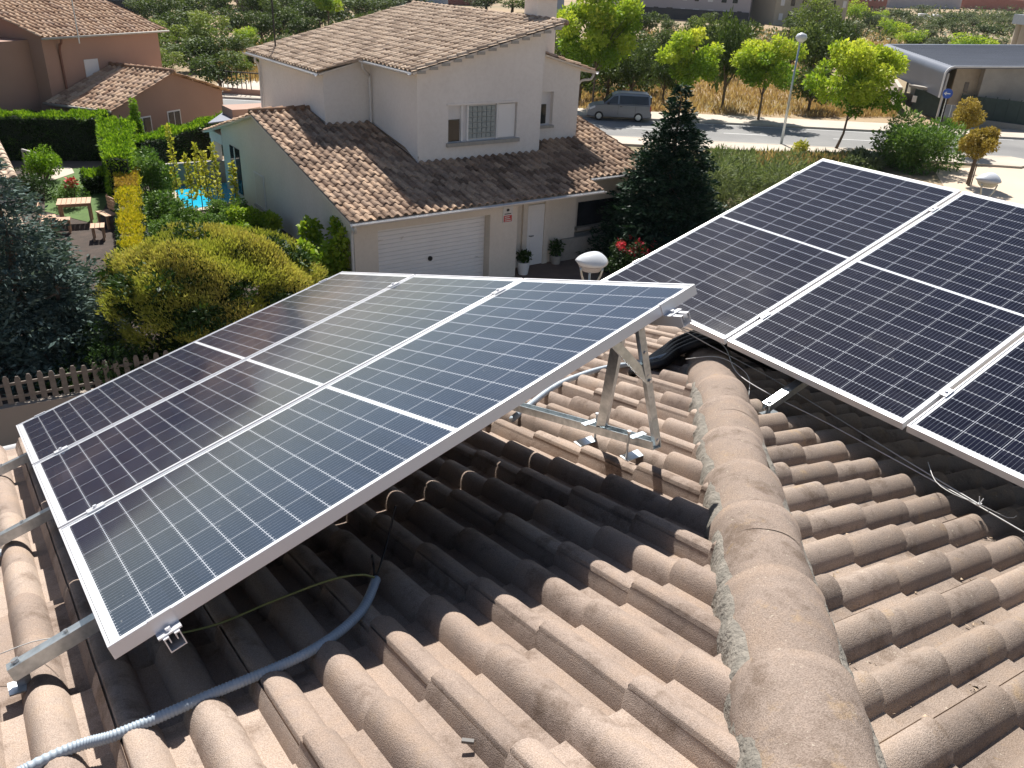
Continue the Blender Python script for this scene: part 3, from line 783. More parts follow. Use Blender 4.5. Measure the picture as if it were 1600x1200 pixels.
# upper storeys
mb = MB()
UZ = lambda x: 6.02 + .24*(x-12.4)
def vwall_front(x0, x1, y, th, zb, holes, topf):
    xs = sorted(set([x0, x1] + [h[0] for h in holes] + [h[1] for h in holes]))
    for a, b in zip(xs[:-1], xs[1:]):
        hs2 = [h for h in holes if h[0] <= a and h[1] >= b]
        if hs2:
            h = hs2[0]
            mb.box((a, y, zb), (b, y+th, h[2]))
            mb.prism([(a, y, h[3]), (b, y, h[3]), (b, y, topf(b)), (a, y, topf(a))], (0, th, 0))
        else:
            mb.prism([(a, y, zb), (b, y, zb), (b, y, topf(b)), (a, y, topf(a))], (0, th, 0))
vwall_front(12.75, 17.5, 23.4, .25, 2.9, [(13.86, 16.52, 3.86, 5.0)], UZ)
mb.prism([(12.75, 23.65, 2.9), (17.5, 23.65, 2.9), (17.5, 23.65, UZ(17.5)), (12.75, 23.65, UZ(12.75))], (0, 9.4, 0))
H(mb, 'wall', M_render); mb = MB()
mb.prism([(11.1, 26.7, 2.9), (12.75, 26.7, 2.9), (12.75, 26.7, UZ(12.75)), (11.1, 26.7, UZ(11.1))], (0, 6.0, 0))
H(mb, 'wall', M_render); mb = MB()
CZf = lambda x: 6.48 - .27*(x-17.8)
vwall_front(17.5, 19.75, 24.2, .25, 3.0, [(17.95, 18.62, 4.02, 5.15)], CZf)
mb.prism([(17.5, 24.45, 3.0), (19.75, 24.45, 3.0), (19.75, 24.45, CZf(19.75)), (17.5, 24.45, CZf(17.5))], (0, 7, 0))
mb.prism([(18.0, 24.0, 5.6), (18.0, 32.9, 5.6), (18.0, 32.9, 7.2), (18.0, 24.0, 7.2)], (-.48, 0, 0))
H(mb, 'wall', M_render)
# windows
wf = MB(); wf.box((13.86, 23.52, 3.86), (16.52, 23.58, 5.0)); w1 = H(wf, 'window', M_shutter)
g = MB(); g.box((13.92, 23.49, 3.88), (14.33, 23.519, 4.56)); H(g, 'pane', M_glassd, w1).location = (9.3-9.3, 0, 0)
g = MB()
for i in range(6):
    for j in range(6): g.box((14.64+i*.178, 23.46, 3.93+j*.170), (14.64+i*.178+.155, 23.519, 3.93+j*.170+.148))
H(g, 'glass_blocks', M_glassb, w1)
g = MB()
for xx in (14.36, 14.58, 15.72): g.box((xx, 23.42, 3.87), (xx+.05, 23.519, 4.99))
H(g, 'frame', M_white, w1)
g = MB(); g.box((15.80, 23.45, 3.90), (16.45, 23.519, 4.96)); H(g, 'shutter', M_white, w1)
g = MB(); g.box((13.78, 23.30, 3.74), (16.60, 23.52, 3.858)); H(g, 'sill', M_stone, w1)
g = MB(); g.box((13.80, 23.37, 5.002), (16.58, 23.398, 5.07)); H(g, 'lintel', M_render, w1)
wf = MB(); wf.box((17.95, 24.36, 4.02), (18.62, 24.42, 5.15)); w2 = H(wf, 'window', M_shutter)
g = MB(); g.box((17.99, 24.33, 4.06), (18.42, 24.359, 4.72)); H(g, 'pane', M_glassd, w2)
g = MB(); g.box((17.92, 24.12, 3.93), (18.66, 24.36, 4.018)); H(g, 'sill', M_stone, w2)
# left gable window (closed shutter) and the dark patio opening
wf = MB(); wf.box((9.27, 27.95, 1.1), (9.298, 28.95, 2.25)); w3 = H(wf, 'window', M_render)
g = MB(); g.box((9.20, 27.9, 1.02), (9.298, 29.0, 1.098)); H(g, 'sill', M_stone, w3)
g = MB()
for k in range(14): g.box((9.255, 28.03, 1.14+k*.078), (9.269, 28.87, 1.14+k*.078+.07))
H(g, 'shutter', M_render2, w3)
wf = MB(); wf.box((9.27, 30.4, 1.05), (9.298, 31.45, 2.7)); w4 = H(wf, 'window', M_glassd)
g = MB(); g.box((9.255, 30.88, 1.06), (9.269, 30.95, 2.69)); H(g, 'frame', M_white, w4)
# back porch beam
mb = MB(); mb.box((9.3, 32.45, 2.5), (9.6, 34.0, 2.85)); mb.box((9.3, 33.6, 0.8), (9.6, 33.9, 2.5)); H(mb, 'porch', M_render)
# low window at right of the entrance
wf = MB(); wf.box((18.25, 21.93, .95), (20.4, 21.949, 1.8)); w5 = H(wf, 'window', M_glassd)
g = MB(); g.box((18.15, 21.75, .85), (20.5, 21.949, .948)); H(g, 'sill', M_stone, w5)
# garage door
gd = MB(); gd.box((10.03, 21.12, 0), (13.85, 21.16, 2.17)); gdo = H(gd, 'garage_door', M_white)
g = MB()
ns = 17
for k in range(ns):
    zz = .02+k*2.14/ns; hgt = 2.14/ns
    g.prism([(10.07, 21.118, zz), (10.07, 21.118, zz+hgt-.012), (10.07, 21.09, zz+hgt-.03), (10.07, 21.085, zz+.012)], (3.74, 0, 0))
H(g, 'slats', M_white, gdo)
g = MB(); g.lathe([(0, 0), (.075, 0), (.075, .03), (.03, .035), (.02, .06), (0, .06)], (0, 0, 0), 20)
g.v = [(x+11.88, 21.085-z, y+.99) for x, y, z in g.v]; H(g, 'lock', M_black, gdo)
g = MB(); g.bar((10.9, 21.07, 1.72), (10.98, 21.07, 1.80), .02, .02); g.bar((10.2, 21.07, 1.78), (10.32, 21.07, 1.78), .02, .02); g.bar((13.5, 21.07, .8), (13.6, 21.07, .8), .02, .02); H(g, 'handle', M_bolt, gdo)
# entrance door
g = MB(); g.box((15.75, 21.44, .03), (16.42, 21.485, 2.08)); dr = H(g, 'door', M_white, bevel=.006)
g = MB(); g.box((15.86, 21.425, 1.15), (16.31, 21.439, 1.9)); g.box((15.86, 21.425, .2), (16.31, 21.439, 1.0)); H(g, 'door_panel', M_white, dr, bevel=.01)
g = MB(); g.tube([(15.83, 21.44, 1.06), (15.83, 21.38, 1.06), (15.98, 21.38, 1.06)], .013, 8); H(g, 'handle', M_black, dr)
# tiled roofs
NPER, NCO = .272, .36
def bar_prof(x):
    t = (x/NPER) % 1.0
    if t < .62: return .075*math.sin(math.pi*t/.62)**.75
    return .006 - .012*math.sin(math.pi*(t-.62)/.38)
NOFF = [0, .03, .09, .17, .25, .31, .37, .45, .53, .59, .62, .72, .81, .9, .999]
def nroof(name, O, W, S, w0, w1, s0, s1, seed, mat=M_clay, phw=0, par=nh, off=(9.3, 20.8, 0), per=NPER, co_=NCO, prof=bar_prof, noff=NOFF):
    W = Vector(W); S = Vector(S); nn = W.cross(S).normalized()
    if nn.z < 0: nn = -nn
    O = Vector(O) - Vector(off)
    return tiled(name, mat, O, W, S, nn, w0, w1, s0, s1, per, co_, noff, prof, phw, -.05, .022, seed, par, .007, .010)
nroof('lower_roof', (0, 20.35, 2.63), (1, 0, 0), (0, 1, .225), 9.0, 21.25, lambda w: 0 if w < 17.97 else .85,
      lambda w: (7.65 if w < 11.1 else 6.35 if w < 12.75 else 3.05 if w < 17.5 else 3.85 if w < 19.75 else 7.65), 11, M_clay_dark)
nroof('rear_roof', (0, 34.1, 2.75), (-1, 0, 0), (0, -1, .255), -21.2, -9.0, lambda w: 0, lambda w: 6.1, 12)
nroof('upper_roof', (10.85, 0, 5.72), (0, 1, 0), (1, 0, .24), 23.05, 33.4, lambda w: 1.55 if w < 26.45 else 0, lambda w: 7.25, 13, M_clay_light)
nroof('side_roof', (20.3, 0, 5.80), (0, -1, 0), (-1, 0, .27), -32, -23.95, lambda w: 0, lambda w: 2.25, 14)
# ridge tiles along the upper edge of the mono pitch and on the lower ridge
mb = MB()
for k in range(27): mb.tube([(18.1, 23.05+k*.385, 7.44), (18.1, 23.05+k*.385+.41, 7.47)], [.085, .10], 10)
H(mb, 'ridge_tile', M_clay_light, smooth=True)
mb = MB()
for k in range(6): mb.tube([(9.0+k*.385, 28.02, 4.39), (9.0+k*.385+.41, 28.02, 4.42)], [.09, .105], 10)
H(mb, 'ridge_tile', M_clay, smooth=True)
# soffits / eaves boards
mb = MB()
mb.prism([(9.05, 20.42, 2.53), (17.93, 20.42, 2.53), (17.93, 23.3, 3.17), (9.05, 23.3, 3.17)], (0, 0, .06))
mb.prism([(9.05, 23.3, 3.17), (9.29, 23.3, 3.17), (9.29, 28.0, 4.23), (9.05, 28.0, 4.23)], (0, 0, .06))
mb.prism([(9.05, 28.0, 4.23), (9.29, 28.0, 4.23), (9.29, 34.0, 2.72), (9.05, 34.0, 2.72)], (0, 0, .06))
mb.prism([(18.0, 21.25, 2.72), (21.2, 21.25, 2.72), (21.2, 28, 4.23), (18.0, 28, 4.23)], (0, 0, .05))
mb.prism([(12.45, 23.1, 5.99), (18.02, 23.1, 5.99+.24*5.57), (18.02, 33.35, 5.99+.24*5.57), (12.45, 33.35, 5.99)], (0, 0, .07))
mb.prism([(10.9, 26.5, 5.99-.24*1.55), (12.44, 26.5, 5.985), (12.44, 33.35, 5.985), (10.9, 33.35, 5.99-.24*1.55)], (0, 0, .07))
mb.prism([(18.02, 24.0, 6.34), (20.28, 24.0, 5.74), (20.28, 31.9, 5.74), (18.02, 31.9, 6.34)], (0, 0, .06))
H(mb, 'soffit', M_render2)
# under-tile blocks and rafters ends at the rakes
for k in range(13):
    x = 12.6+k*.42; mb = MB(); mb.box((x, 23.07, UZ(x)-.05), (x+.28, 23.12, UZ(x)+.03)); H(mb, 'rafter_end', M_stone)
# gutters and downpipes
def gutter(a, b, r=.075):
    mb = MB(); a = Vector(a); b = Vector(b); d = (b-a).normalized(); x = d.cross(Vector((0, 0, 1))); nA = 8
    vs = []; fs = []
    for rr in (r, r-.008):
        for p in (a, b):
            for k in range(nA+1):
                t = math.pi + math.pi*k/nA; vs.append(p + x*math.cos(t)*rr + Vector((0, 0, math.sin(t)*rr)))
    q = nA+1
    for k in range(nA):
        fs.append((k, k+1, q+k+1, q+k)); fs.append((2*q+k, 3*q+k, 3*q+k+1, 2*q+k+1))
        fs.append((k, 2*q+k, 2*q+k+1, k+1)); fs.append((q+k, q+k+1, 3*q+k+1, 3*q+k))
    fs.append((0, q, 3*q, 2*q)); fs.append((nA, 2*q+nA, 3*q+nA, q+nA))
    mb.add(vs, fs); return H(mb, 'gutter', M_gutter, smooth=False)
gutter((9.0, 20.27, 2.60), (17.97, 20.27, 2.60)); gutter((18.0, 21.1, 2.80), (21.2, 21.1, 2.80))
gutter((12.33, 23.1, 6.06), (12.33, 26.45, 6.06)); gutter((10.78, 26.5, 5.68), (10.78, 33.4, 5.68)); gutter((20.37, 24.0, 5.77), (20.37, 32, 5.77))
for pts in ([(12.33, 26.3, 6.0), (12.36, 26.35, 5.85), (12.62, 26.5, 5.6), (12.66, 26.5, 5.5), (12.66, 26.5, 4.0)],
            [(10.78, 32.2, 5.6), (10.8, 32.25, 5.45), (11.0, 32.5, 5.2), (11.0, 32.5, 3.7)],
            [(9.1, 20.27, 2.55), (9.14, 20.35, 2.35), (9.22, 20.75, 2.2), (9.22, 20.75, 0)],
            [(20.37, 24.2, 5.7), (20.3, 24.25, 5.5), (19.85, 24.4, 5.3), (19.8, 24.4, 3.8)]):
    mb = MB(); mb.tube(smooth_path(pts, .12), .042, 10); H(mb, 'downpipe', M_gutter, smooth=True)
# chimney
mb = MB(); mb.box((18.12, 24.75, 5.9), (18.95, 25.5, 8.05)); ch = H(mb, 'chimney', M_render)
mb = MB(); mb.box((18.04, 24.67, 8.05), (19.03, 25.58, 8.16)); mb.box((18.2, 24.8, 8.16), (18.87, 25.45, 8.55)); mb.box((18.06, 24.7, 8.55), (19.0, 25.55, 8.66)); H(mb, 'chimney_cap', M_redbrick, ch)
# aerial mast
mb = MB(); q = onx(431, 80, 11.6); mb.tube([(q.x, q.y, 5.8), (q.x, q.y, 8.6)], .03, 6)
H(mb, 'aerial_mast', M_black)
# alarm notice on the pillar
sg = MB(); sg.box((14.30, 20.775, 1.86), (14.66, 20.798, 2.36)); s0_ = H(sg, 'notice', M_plate)
sg = MB(); sg.box((14.33, 20.768, 1.88), (14.63, 20.774, 2.08)); H(sg, 'notice_field', M_red, s0_)
sg = MB()
for k in range(3): sg.box((14.36, 20.763, 1.905+k*.06), (14.60-.03*k, 20.7675, 1.93+k*.06))
H(sg, 'notice_lines', M_plate, s0_)
sg = MB(); sg.lathe([(0, 0), (.055, 0), (.055, .004), (0, .004)], (0, 0, 0), 14); sg.v = [(x+14.48, 20.774-z, y*.8+2.25) for x, y, z in sg.v]; sg.box((14.36, 20.768, 2.12), (14.60, 20.774, 2.145)); H(sg, 'notice_emblem', M_black, s0_)

# ------------------------------------------------------------------ THE PINK HOUSE
PA = R(33.0)
ph = empty('house', (5.25, 43.8, 0), PA, 'terracotta pink house at the upper left with clay roofs and a gabled annex', 'house')
def simpleroof(par, O, W, S, w0, w1, s1v, seed, mat=M_clay, s0v=0):
    W = Vector(W); S = Vector(S); nn = W.cross(S).normalized()
    if nn.z < 0: nn = -nn
    return tiled('roof', mat, Vector(O), W, S, nn, w0, w1, lambda w: s0v, lambda w: s1v, .30, .42, NOFF, lambda x: bar_prof(x*NPER/.30), 0, -.05, .025, seed, par, .008, .012)
mb = MB()
mb.prism([(0, 0, 0), (0, 6.2, 0), (0, 6.2, 5.4+.30*6.2), (0, 0, 5.4)], (6.9, 0, 0))
mb.box((-9, 5.0, 0), (5.2, 12, 8.4))
mb.box((-9, .8, 0), (-.0, 5.0, 5.2))
mb.build('wall', M_pink, ph)
simpleroof(ph, (0, -.35, 5.38), (1, 0, 0), (0, 1, .30), -.3, 7.25, 5.3, 21, M_clay)
mb = MB(); mb.box((5.2, 5.0, 5.4), (6.9, 7.3, 6.2)); mb.build('wall', M_pink, ph)
simpleroof(ph, (0, 4.95, 6.97), (1, 0, 0), (0, 1, .30), 5.22, 7.25, 2.2, 22, M_clay)
mb = MB(); mb.box((-9.3, 4.7, 8.4), (5.5, 12.2, 8.55)); mb.build('cornice', M_render2, ph)
# annex, gable towards the viewer
AX0, AX1, AY0, AY1, AE = -.1, 7.1, -3.5, -.001, 2.75
ax = 3.55
mb = MB(); mb.prism([(AX0, AY0, 0), (AX1, AY0, 0), (AX1, AY0, AE), (ax, AY0, AE+1.15), (AX0, AY0, AE)], (0, AY1-AY0, 0)); mb.build('annex_wall', M_pink, ph)
k_ = 1.15/(ax-AX0)
simpleroof(ph, (AX0-.35, 0, AE-.35*k_+.03), (0, -1, 0), (1, 0, k_), .0, 3.85, ax-AX0+.33, 23, M_clay)
simpleroof(ph, (AX1+.35, 0, AE-.35*k_+.03), (0, 1, 0), (-1, 0, k_), -3.85, .0, AX1-ax+.33, 24, M_clay)
mb = MB()
for k in range(9): mb.tube([(ax, -3.9+k*.43, AE+1.22), (ax, -3.9+k*.43+.46, AE+1.25)], [.11, .12], 8)
mb.build('ridge_tile', M_clay, ph, smooth=True)
def pwin(x0, x1, y, z0, z1_, two=True):
    mb = MB(); mb.box((x0, y-.03, z0), (x1, y-.002, z1_)); w_ = mb.build('window', M_white, ph)
    mb = MB(); mid = (x0+x1)/2
    mb.box((x0+.06, y-.045, z0+.06), (mid-.03, y-.031, z1_-.06)); mb.box((mid+.03, y-.045, z0+.06), (x1-.06, y-.031, z1_-.06)); mb.build('pane', M_glassd, w_)
    return w_
pwin(1.05, 2.1, AY0, .75, 2.15); pwin(3.15, 4.0, AY0, 1.05, 2.2)
# upper window, closed, and window on the side wall
mb = MB(); mb.box((2.05, -.03, 2.9), (2.85, -.002, 4.3)); w_ = mb.build('window', M_shutter, ph)
mb = MB(); mb.box((1.95, -.12, 2.78), (2.95, -.002, 2.898)); mb.build('sill', M_stone, w_)
mb = MB(); mb.box((-.03, 1.6, 3.1), (-.002, 2.6, 4.4)); w_ = mb.build('window', M_shutter, ph)
mb = MB(); mb.box((-.045, 1.75, 3.15), (-.031, 2.45, 3.45)); mb.build('pane', M_glassd, w_)
mb = MB(); mb.tube(smooth_path([(.75, -.35, 5.33), (.75, -.3, 5.1), (.8, -.07, 4.8), (.8, -.07, 2.9)], .15), .055, 8); mb.build('downpipe', simple('brown_pipe', (.22,.10,.07)), ph, smooth=True)
mb = MB(); mb.tube([(AX0-.42, -3.9, AE-.10), (AX0-.42, 0, AE-.10)], .06, 8); mb.tube([(-.3, -.42, 5.33), (7.25, -.42, 5.33)], .05, 8); mb.build('gutter', M_stone, ph, smooth=True)
# roof aerial
ae = empty('aerial', (0, 0, 0), 0, 'thin rooftop aerial with crossbars standing on the pink house', 'aerial')
q = at(122, 55, 5.9); ae.location = q
mb = MB(); mb.tube([(0, 0, -.3), (0, 0, 1.7)], .025, 6); mb.build('mast', M_galvd, ae)
mb = MB(); mb.tube([(-.5, 0, 1.55), (.6, .3, 1.62)], .018, 5)
for k in range(6): mb.tube([(-.4+.17*k, -.25+.09*k, 1.56+.01*k), (-.4+.17*k, .25+.09*k, 1.56+.01*k)], .012, 5)
mb.build('boom', M_white, ae)

# ------------------------------------------------------------------ vegetation helpers
def tree_thing(name, loc, label, cat='tree', group=None, rz=0): return empty(name, loc, rz, label, cat, group)
def blob_tree(name, loc, h, cw, ch, base_h, mat, nleaf, size, seed, label, cat='tree', group=None, k=14, cs=.36, aspect=.55, trunk=.12, shell=.55, lean=(0, 0), topy=0.0, nout=.4, droop=0., mast=M_bark, outw=.6):
    rng = np.random.default_rng(seed)
    t = tree_thing(name, loc, label, cat, group)
    cc = (lean[0], lean[1], base_h + ch/2); rad = (cw/2*.80, cw/2*.80, ch/2*.82)
    C, Rd = clumps(cc, rad, k, rng, cs)
    p, o, i = ellipsoid_pts(C, Rd, nleaf, rng, shell)
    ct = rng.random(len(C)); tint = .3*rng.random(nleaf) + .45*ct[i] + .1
    if topy: tint = tint + topy*((p[:, 2]-base_h)/ch - .45)  # yellow tips and sunlit crown top, both tinted in by height
    leaves('crown', mat, p, o, size, rng, t, aspect=aspect, tint=tint, nout=nout, droop=droop, outw=outw)
    if trunk:
        mb = MB(); limbs(mb, base_h*.9, base_h+ch*.7, cc, rad, rng, trunk, 7, lean); mb.build('trunk', mast, t, smooth=True)
    return t

def hedge(name, corners, z0, z1_, mat_top, mat_side, n_top, n_side, size, seed, label, cat='hedge', core=None):
    "clipped hedge: a dark solid core with thousands of leaf faces on its top and sides"
    rng = np.random.default_rng(seed); t = empty(name, (0, 0, 0), 0, label, cat)
    P4 = [np.array(c, float) for c in corners]; cen = sum(P4)/4
    mb = MB(); ins = [c + (cen-c)*.06/np.linalg.norm(cen-c)*2 for c in P4]
    mb.prism([(c[0], c[1], z0) for c in ins], (0, 0, z1_-z0-.10)); mb.build('hedge_core', core or M_leafcore, t)
    uv = rng.random((n_top, 2)); a = P4[0]*(1-uv[:, :1]) + P4[1]*uv[:, :1]; b = P4[3]*(1-uv[:, :1]) + P4[2]*uv[:, :1]
    q = a*(1-uv[:, 1:]) + b*uv[:, 1:]
    wob = .06*np.sin(q[:, 0]*2.3+q[:, 1]*1.7) + .05*np.sin(q[:, 0]*5.1-q[:, 1]*3.3) + .03*np.sin(q[:, 0]*11+q[:, 1]*9)
    q = q + .05*np.sin(q[:, ::-1]*4.3) + .03*np.sin(q[:, ::-1]*11.7)
    pos = np.column_stack([q, z1_-.10+wob+rng.random(n_top)*.10])
    leaves('hedge_top', mat_top, pos, np.tile([0, 0, 1.0], (n_top, 1)), size, rng, t, aspect=.4, outw=1.1, nout=.2)
    pos = []; out = []
    per = sum(np.linalg.norm(P4[(i+1) % 4]-P4[i]) for i in range(4))
    for i in range(4):
        e = P4[(i+1) % 4]-P4[i]; L = np.linalg.norm(e); m_ = int(n_side*L/per); tt = rng.random((m_, 1))
        nr = np.array([e[1], -e[0]])/L
        if nr @ (cen-P4[i]) > 0: nr = -nr
        pp = P4[i]+e*tt; zz = z0+(z1_-z0)*rng.random(m_)
        off_ = (rng.random((m_, 1))*.10 + .05*np.sin(pp[:, :1]*3+zz[:, None]*4))
        pos.append(np.column_stack([pp + nr*(off_-.08), zz])); out.append(np.tile([nr[0], nr[1], .3], (m_, 1)))
    leaves('hedge_side', mat_side, np.concatenate(pos), np.concatenate(out), size, rng, t, aspect=.45, outw=.9, nout=.3)
    return t
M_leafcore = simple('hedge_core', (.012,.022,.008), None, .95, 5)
M_leafcore2 = simple('hedge_core_yellow', (.10,.09,.02), None, .95, 5)

# ------------------------------------------------------------------ GARDEN ON THE LEFT
def A2(px, py, z): q = at(px, py, z); return (q.x, q.y)
ht = 2.6
L0 = at(-90, 181, ht); L1 = at(160, 184, ht)
dd = (L1-L0).normalized(); nn_ = Vector((-dd.y, dd.x, 0))
hedge('clipped_hedge', [(L0.x, L0.y), (L1.x, L1.y), ((L1+nn_*1.3).x, (L1+nn_*1.3).y), ((L0+nn_*1.3).x, (L0+nn_*1.3).y)], TZ, ht, L_hedge, L_goldin, 9000, 16000, .11, 31,  # sun on top and shade on the sides put into two leaf colours
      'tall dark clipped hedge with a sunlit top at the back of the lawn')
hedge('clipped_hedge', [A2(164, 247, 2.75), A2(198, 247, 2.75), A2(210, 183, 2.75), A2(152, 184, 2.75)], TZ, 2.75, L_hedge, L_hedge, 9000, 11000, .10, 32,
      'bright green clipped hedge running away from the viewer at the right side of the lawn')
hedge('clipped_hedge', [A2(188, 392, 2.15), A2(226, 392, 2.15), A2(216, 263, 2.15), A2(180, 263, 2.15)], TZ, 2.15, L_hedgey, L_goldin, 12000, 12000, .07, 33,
      'narrow yellow topped hedge with a rusty orange far end, leading to the round golden bush', core=M_leafcore2)
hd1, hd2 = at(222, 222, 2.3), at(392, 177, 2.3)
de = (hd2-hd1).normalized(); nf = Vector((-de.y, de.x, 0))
hedge('clipped_hedge', [(hd1.x, hd1.y), (hd2.x, hd2.y), ((hd2+nf*.9).x, (hd2+nf*.9).y), ((hd1+nf*.9).x, (hd1+nf*.9).y)], TZ, 2.3, L_hedge, L_goldin, 9000, 9000, .11, 34,  # bright top leaves over near black sides: sunlight set by leaf colour
      'sunlit topped hedge in front of the annex windows of the pink house')
g1, g2 = at(245, 262, 1.6), at(352, 250, 1.6)
wl = MB(); wl.bar((g1.x, g1.y, 1.25), (g2.x+.2, g2.y-.6, 1.25), .18, .95); wl.build('garden_wall', M_concrete, label='low grey garden wall in the shade behind the swimming pool', cat='wall')
hb = at(150, 285, 1.3)
hedge('clipped_hedge', [A2(128, 276, 1.5), A2(166, 272, 1.5), A2(166, 262, 1.5), A2(130, 264, 1.5)], TZ, 1.45, L_hedge, L_goldin, 2500, 3500, .09, 35,  # lit top and shaded sides again given by leaf colour
      'small low clipped hedge end beside the lawn, just beyond the rose bush')
# orange dry patch on the far end of the yellow hedge
rng = np.random.default_rng(5); m_ = 5000
uu_ = rng.random((m_, 1)); vv2 = rng.random((m_, 1)); ca_, cb_, cc2, cd_ = [np.array(A2(a, b, 2.15)) for a, b in ((180, 292), (214, 292), (216, 263), (180, 263))]
pp = (ca_*(1-uu_)+cb_*uu_)*(1-vv2) + (cd_*(1-uu_)+cc2*uu_)*vv2; pp = np.column_stack([pp, 2.06+.13*rng.random(m_)])
o = leaves('dry_hedge_growth', L_hedgeo, pp, np.tile([0, 0, 1.], (m_, 1)), .08, rng, None, aspect=.4, outw=1)
tag(o, 'rusty orange dry growth on top of the far end of the yellow hedge', 'dry growth', None, 'stuff')
# pool
pl_ = empty('swimming_pool', tuple(at(300, 292, TZ)), 0, 'small turquoise swimming pool behind the vines, left of the white house', 'pool')
pc = [at(252, 276, TZ), at(384, 280, TZ), at(388, 318, TZ), at(285, 336, TZ)]
lc = pl_.location.copy()
mb = MB(); mb.prism([(p.x-lc.x, p.y-lc.y, .0) for p in pc], (0, 0, .06)); mb.build('coping', M_walk, pl_)
cc_ = sum(pc, Vector())/4; mb = MB(); mb.prism([((p.x-cc_.x)*.86+cc_.x-lc.x, (p.y-cc_.y)*.86+cc_.y-lc.y, .061) for p in pc], (0, 0, .012)); mb.build('water', M_water, pl_)
# vines / shrubs in the middle
def shrub(name, cx, cy, z0, boxes, mat, n, size, seed, label, cat='shrub', aspect=.5, shell=.45, droop=0, nout=.4, stems=True, outw=.6, tintf=None):
    rng = np.random.default_rng(seed); t = empty(name, (cx, cy, z0), 0, label, cat)
    C = np.array([b[:3] for b in boxes], float); Rd = np.array([b[3:6] for b in boxes], float)
    p, o, i = ellipsoid_pts(C, Rd, n, rng, shell); keep = p[:, 2] > .02; p, o, i = p[keep], o[keep], i[keep]
    ct = rng.random(len(C)); tint = .55*rng.random(len(p)) + .35*ct[i] + .05
    if tintf is not None: tint = tintf(p, o, tint)
    leaves('foliage', mat, p, o, size, rng, t, aspect=aspect, tint=tint, droop=droop, nout=nout, outw=outw)
    if stems:
        mb = MB()
        for b in boxes[:12]: mb.tube([(b[0]*.3, b[1]*.3, 0), (b[0]*.8, b[1]*.8, b[2]*.6), tuple(b[:3])], [.03, .022, .008], 5)
        mb.build('stems', M_bark, t)
    return t
def rboxes(n, rx, ry, z0, z1_, r0, r1, seed):
    rng = np.random.default_rng(seed); out = []
    for k in range(n):
        a = rng.random()*6.28; q = math.sqrt(rng.random()); s = r0+(r1-r0)*rng.random()
        out.append((math.cos(a)*rx*q, math.sin(a)*ry*q, z0+(z1_-z0)*rng.random(), s, s, s*1.05))
    return out
v1 = at(228, 262, 2.0)
shrub('climbing_shrub', v1.x, v1.y, TZ, rboxes(16, .6, 1.7, .5, 1.5, .25, .45, 1), L_vine, 9000, .10, 41, 'glossy leaved shrub arching over the bright green hedge')
v2 = at(240, 325, 1.7)
shrub('climbing_shrub', v2.x, v2.y, TZ, rboxes(22, .8, 2.2, .3, 1.1, .25, .42, 2), L_vine, 12000, .085, 42, 'glossy green shrub between the yellow hedge and the pool')
v3 = at(322, 325, 1.6)
shrub('climbing_shrub', v3.x, v3.y, TZ, rboxes(24, 1.3, 1.0, .15, .75, .2, .38, 3), L_vine, 12000, .075, 43, 'dense dark glossy shrub in front of the pool beside the white house wall')
for j, (px, py, hh, lb) in enumerate(((274, 280, 2.9, 'tallest yellow leaved upright shoot in front of the pool'), (296, 285, 2.0, 'short green upright shoot second from the left before the pool'),
                                      (311, 280, 2.3, 'slim yellow green shoot in the middle of the row before the pool'),
                                      (322, 285, 2.15, 'yellow upright shoot just right of the middle of the row before the pool'), (338, 282, 2.35, 'bushy yellow shoot at the right before the pool'),
                                      (366, 295, 2.0, 'yellow green shoot nearest the white house wall'))):
    q = at(px, py, 1.9); rng = np.random.default_rng(50+j)
    t = empty('upright_shoot', (q.x, q.y, TZ), 0, lb, 'plant'); nl = 300
    zz = .5+rng.random(nl)*(hh-.5); rr = (.03+.11*(1-(zz-.5)/(hh-.4)))*(.4+.6*rng.random(nl)); aa = rng.random(nl)*6.28
    p = np.column_stack([np.cos(aa)*rr, np.sin(aa)*rr, zz]); o = np.column_stack([np.cos(aa), np.sin(aa), .5+0*aa])
    leaves('foliage', L_yell, p, o, .11, rng, t, aspect=.6)
    mb = MB(); mb.tube([(0, 0, 0), (.02, 0, hh*.5), (0, .01, hh)], [.02, .014, .004], 5); mb.build('stem', M_bark, t)
# pointed thuja behind the bright hedge
q = at(207, 225, 2.0); shrub('thuja', q.x+.5, q.y+1.2, TZ, [(0, 0, .5+.25*k, .34-.025*k, .34-.025*k, .3) for k in range(9)], L_hedge, 3500, .09, 47, 'small bluish green conical shrub at the far end of the bright hedge', stems=False)

# the big golden bush
gb = at(334, 462, 2.0); gx, gy = gb.x, gb.y
rng = np.random.default_rng(60)
bush = empty('golden_bush', (gx, gy, TZ), 0, 'large round golden green bush with rusty yellow new shoots behind the left array', 'bush')
GR = np.array([2.32, 2.0, 1.42]); gc = np.array([0, 0, 1.25])
C, Rd = clumps(gc, GR, 150, rng, .17, .85, .12)
p, o, i = ellipsoid_pts(C, Rd, 52000, rng, .5)
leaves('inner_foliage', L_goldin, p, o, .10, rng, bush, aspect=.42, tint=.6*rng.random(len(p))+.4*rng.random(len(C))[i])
d = unit(rng.normal(size=(150000, 3))); d = d[d[:, 2] > -.55]
lump = 1 + .05*np.sin(d[:, 0]*9+d[:, 1]*5) + .045*np.sin(d[:, 1]*13-d[:, 2]*8) + .05*np.sin(d[:, 2]*11+d[:, 0]*7)
gap = np.sin(d[:, 0]*7.3+1)*np.sin(d[:, 1]*8.1+2)*np.sin(d[:, 2]*9.7+.5) + .25*np.sin(d[:, 0]*19)*np.sin(d[:, 2]*23)
prob = np.clip(.34 + .85*d[:, 2] + 1.35*gap, .03, 1)
keep = rng.random(len(d)) < prob; d = d[keep]; lump = lump[keep]
pg = gc + d*GR*(lump*(.90+.12*rng.random(len(d))))[:, None]
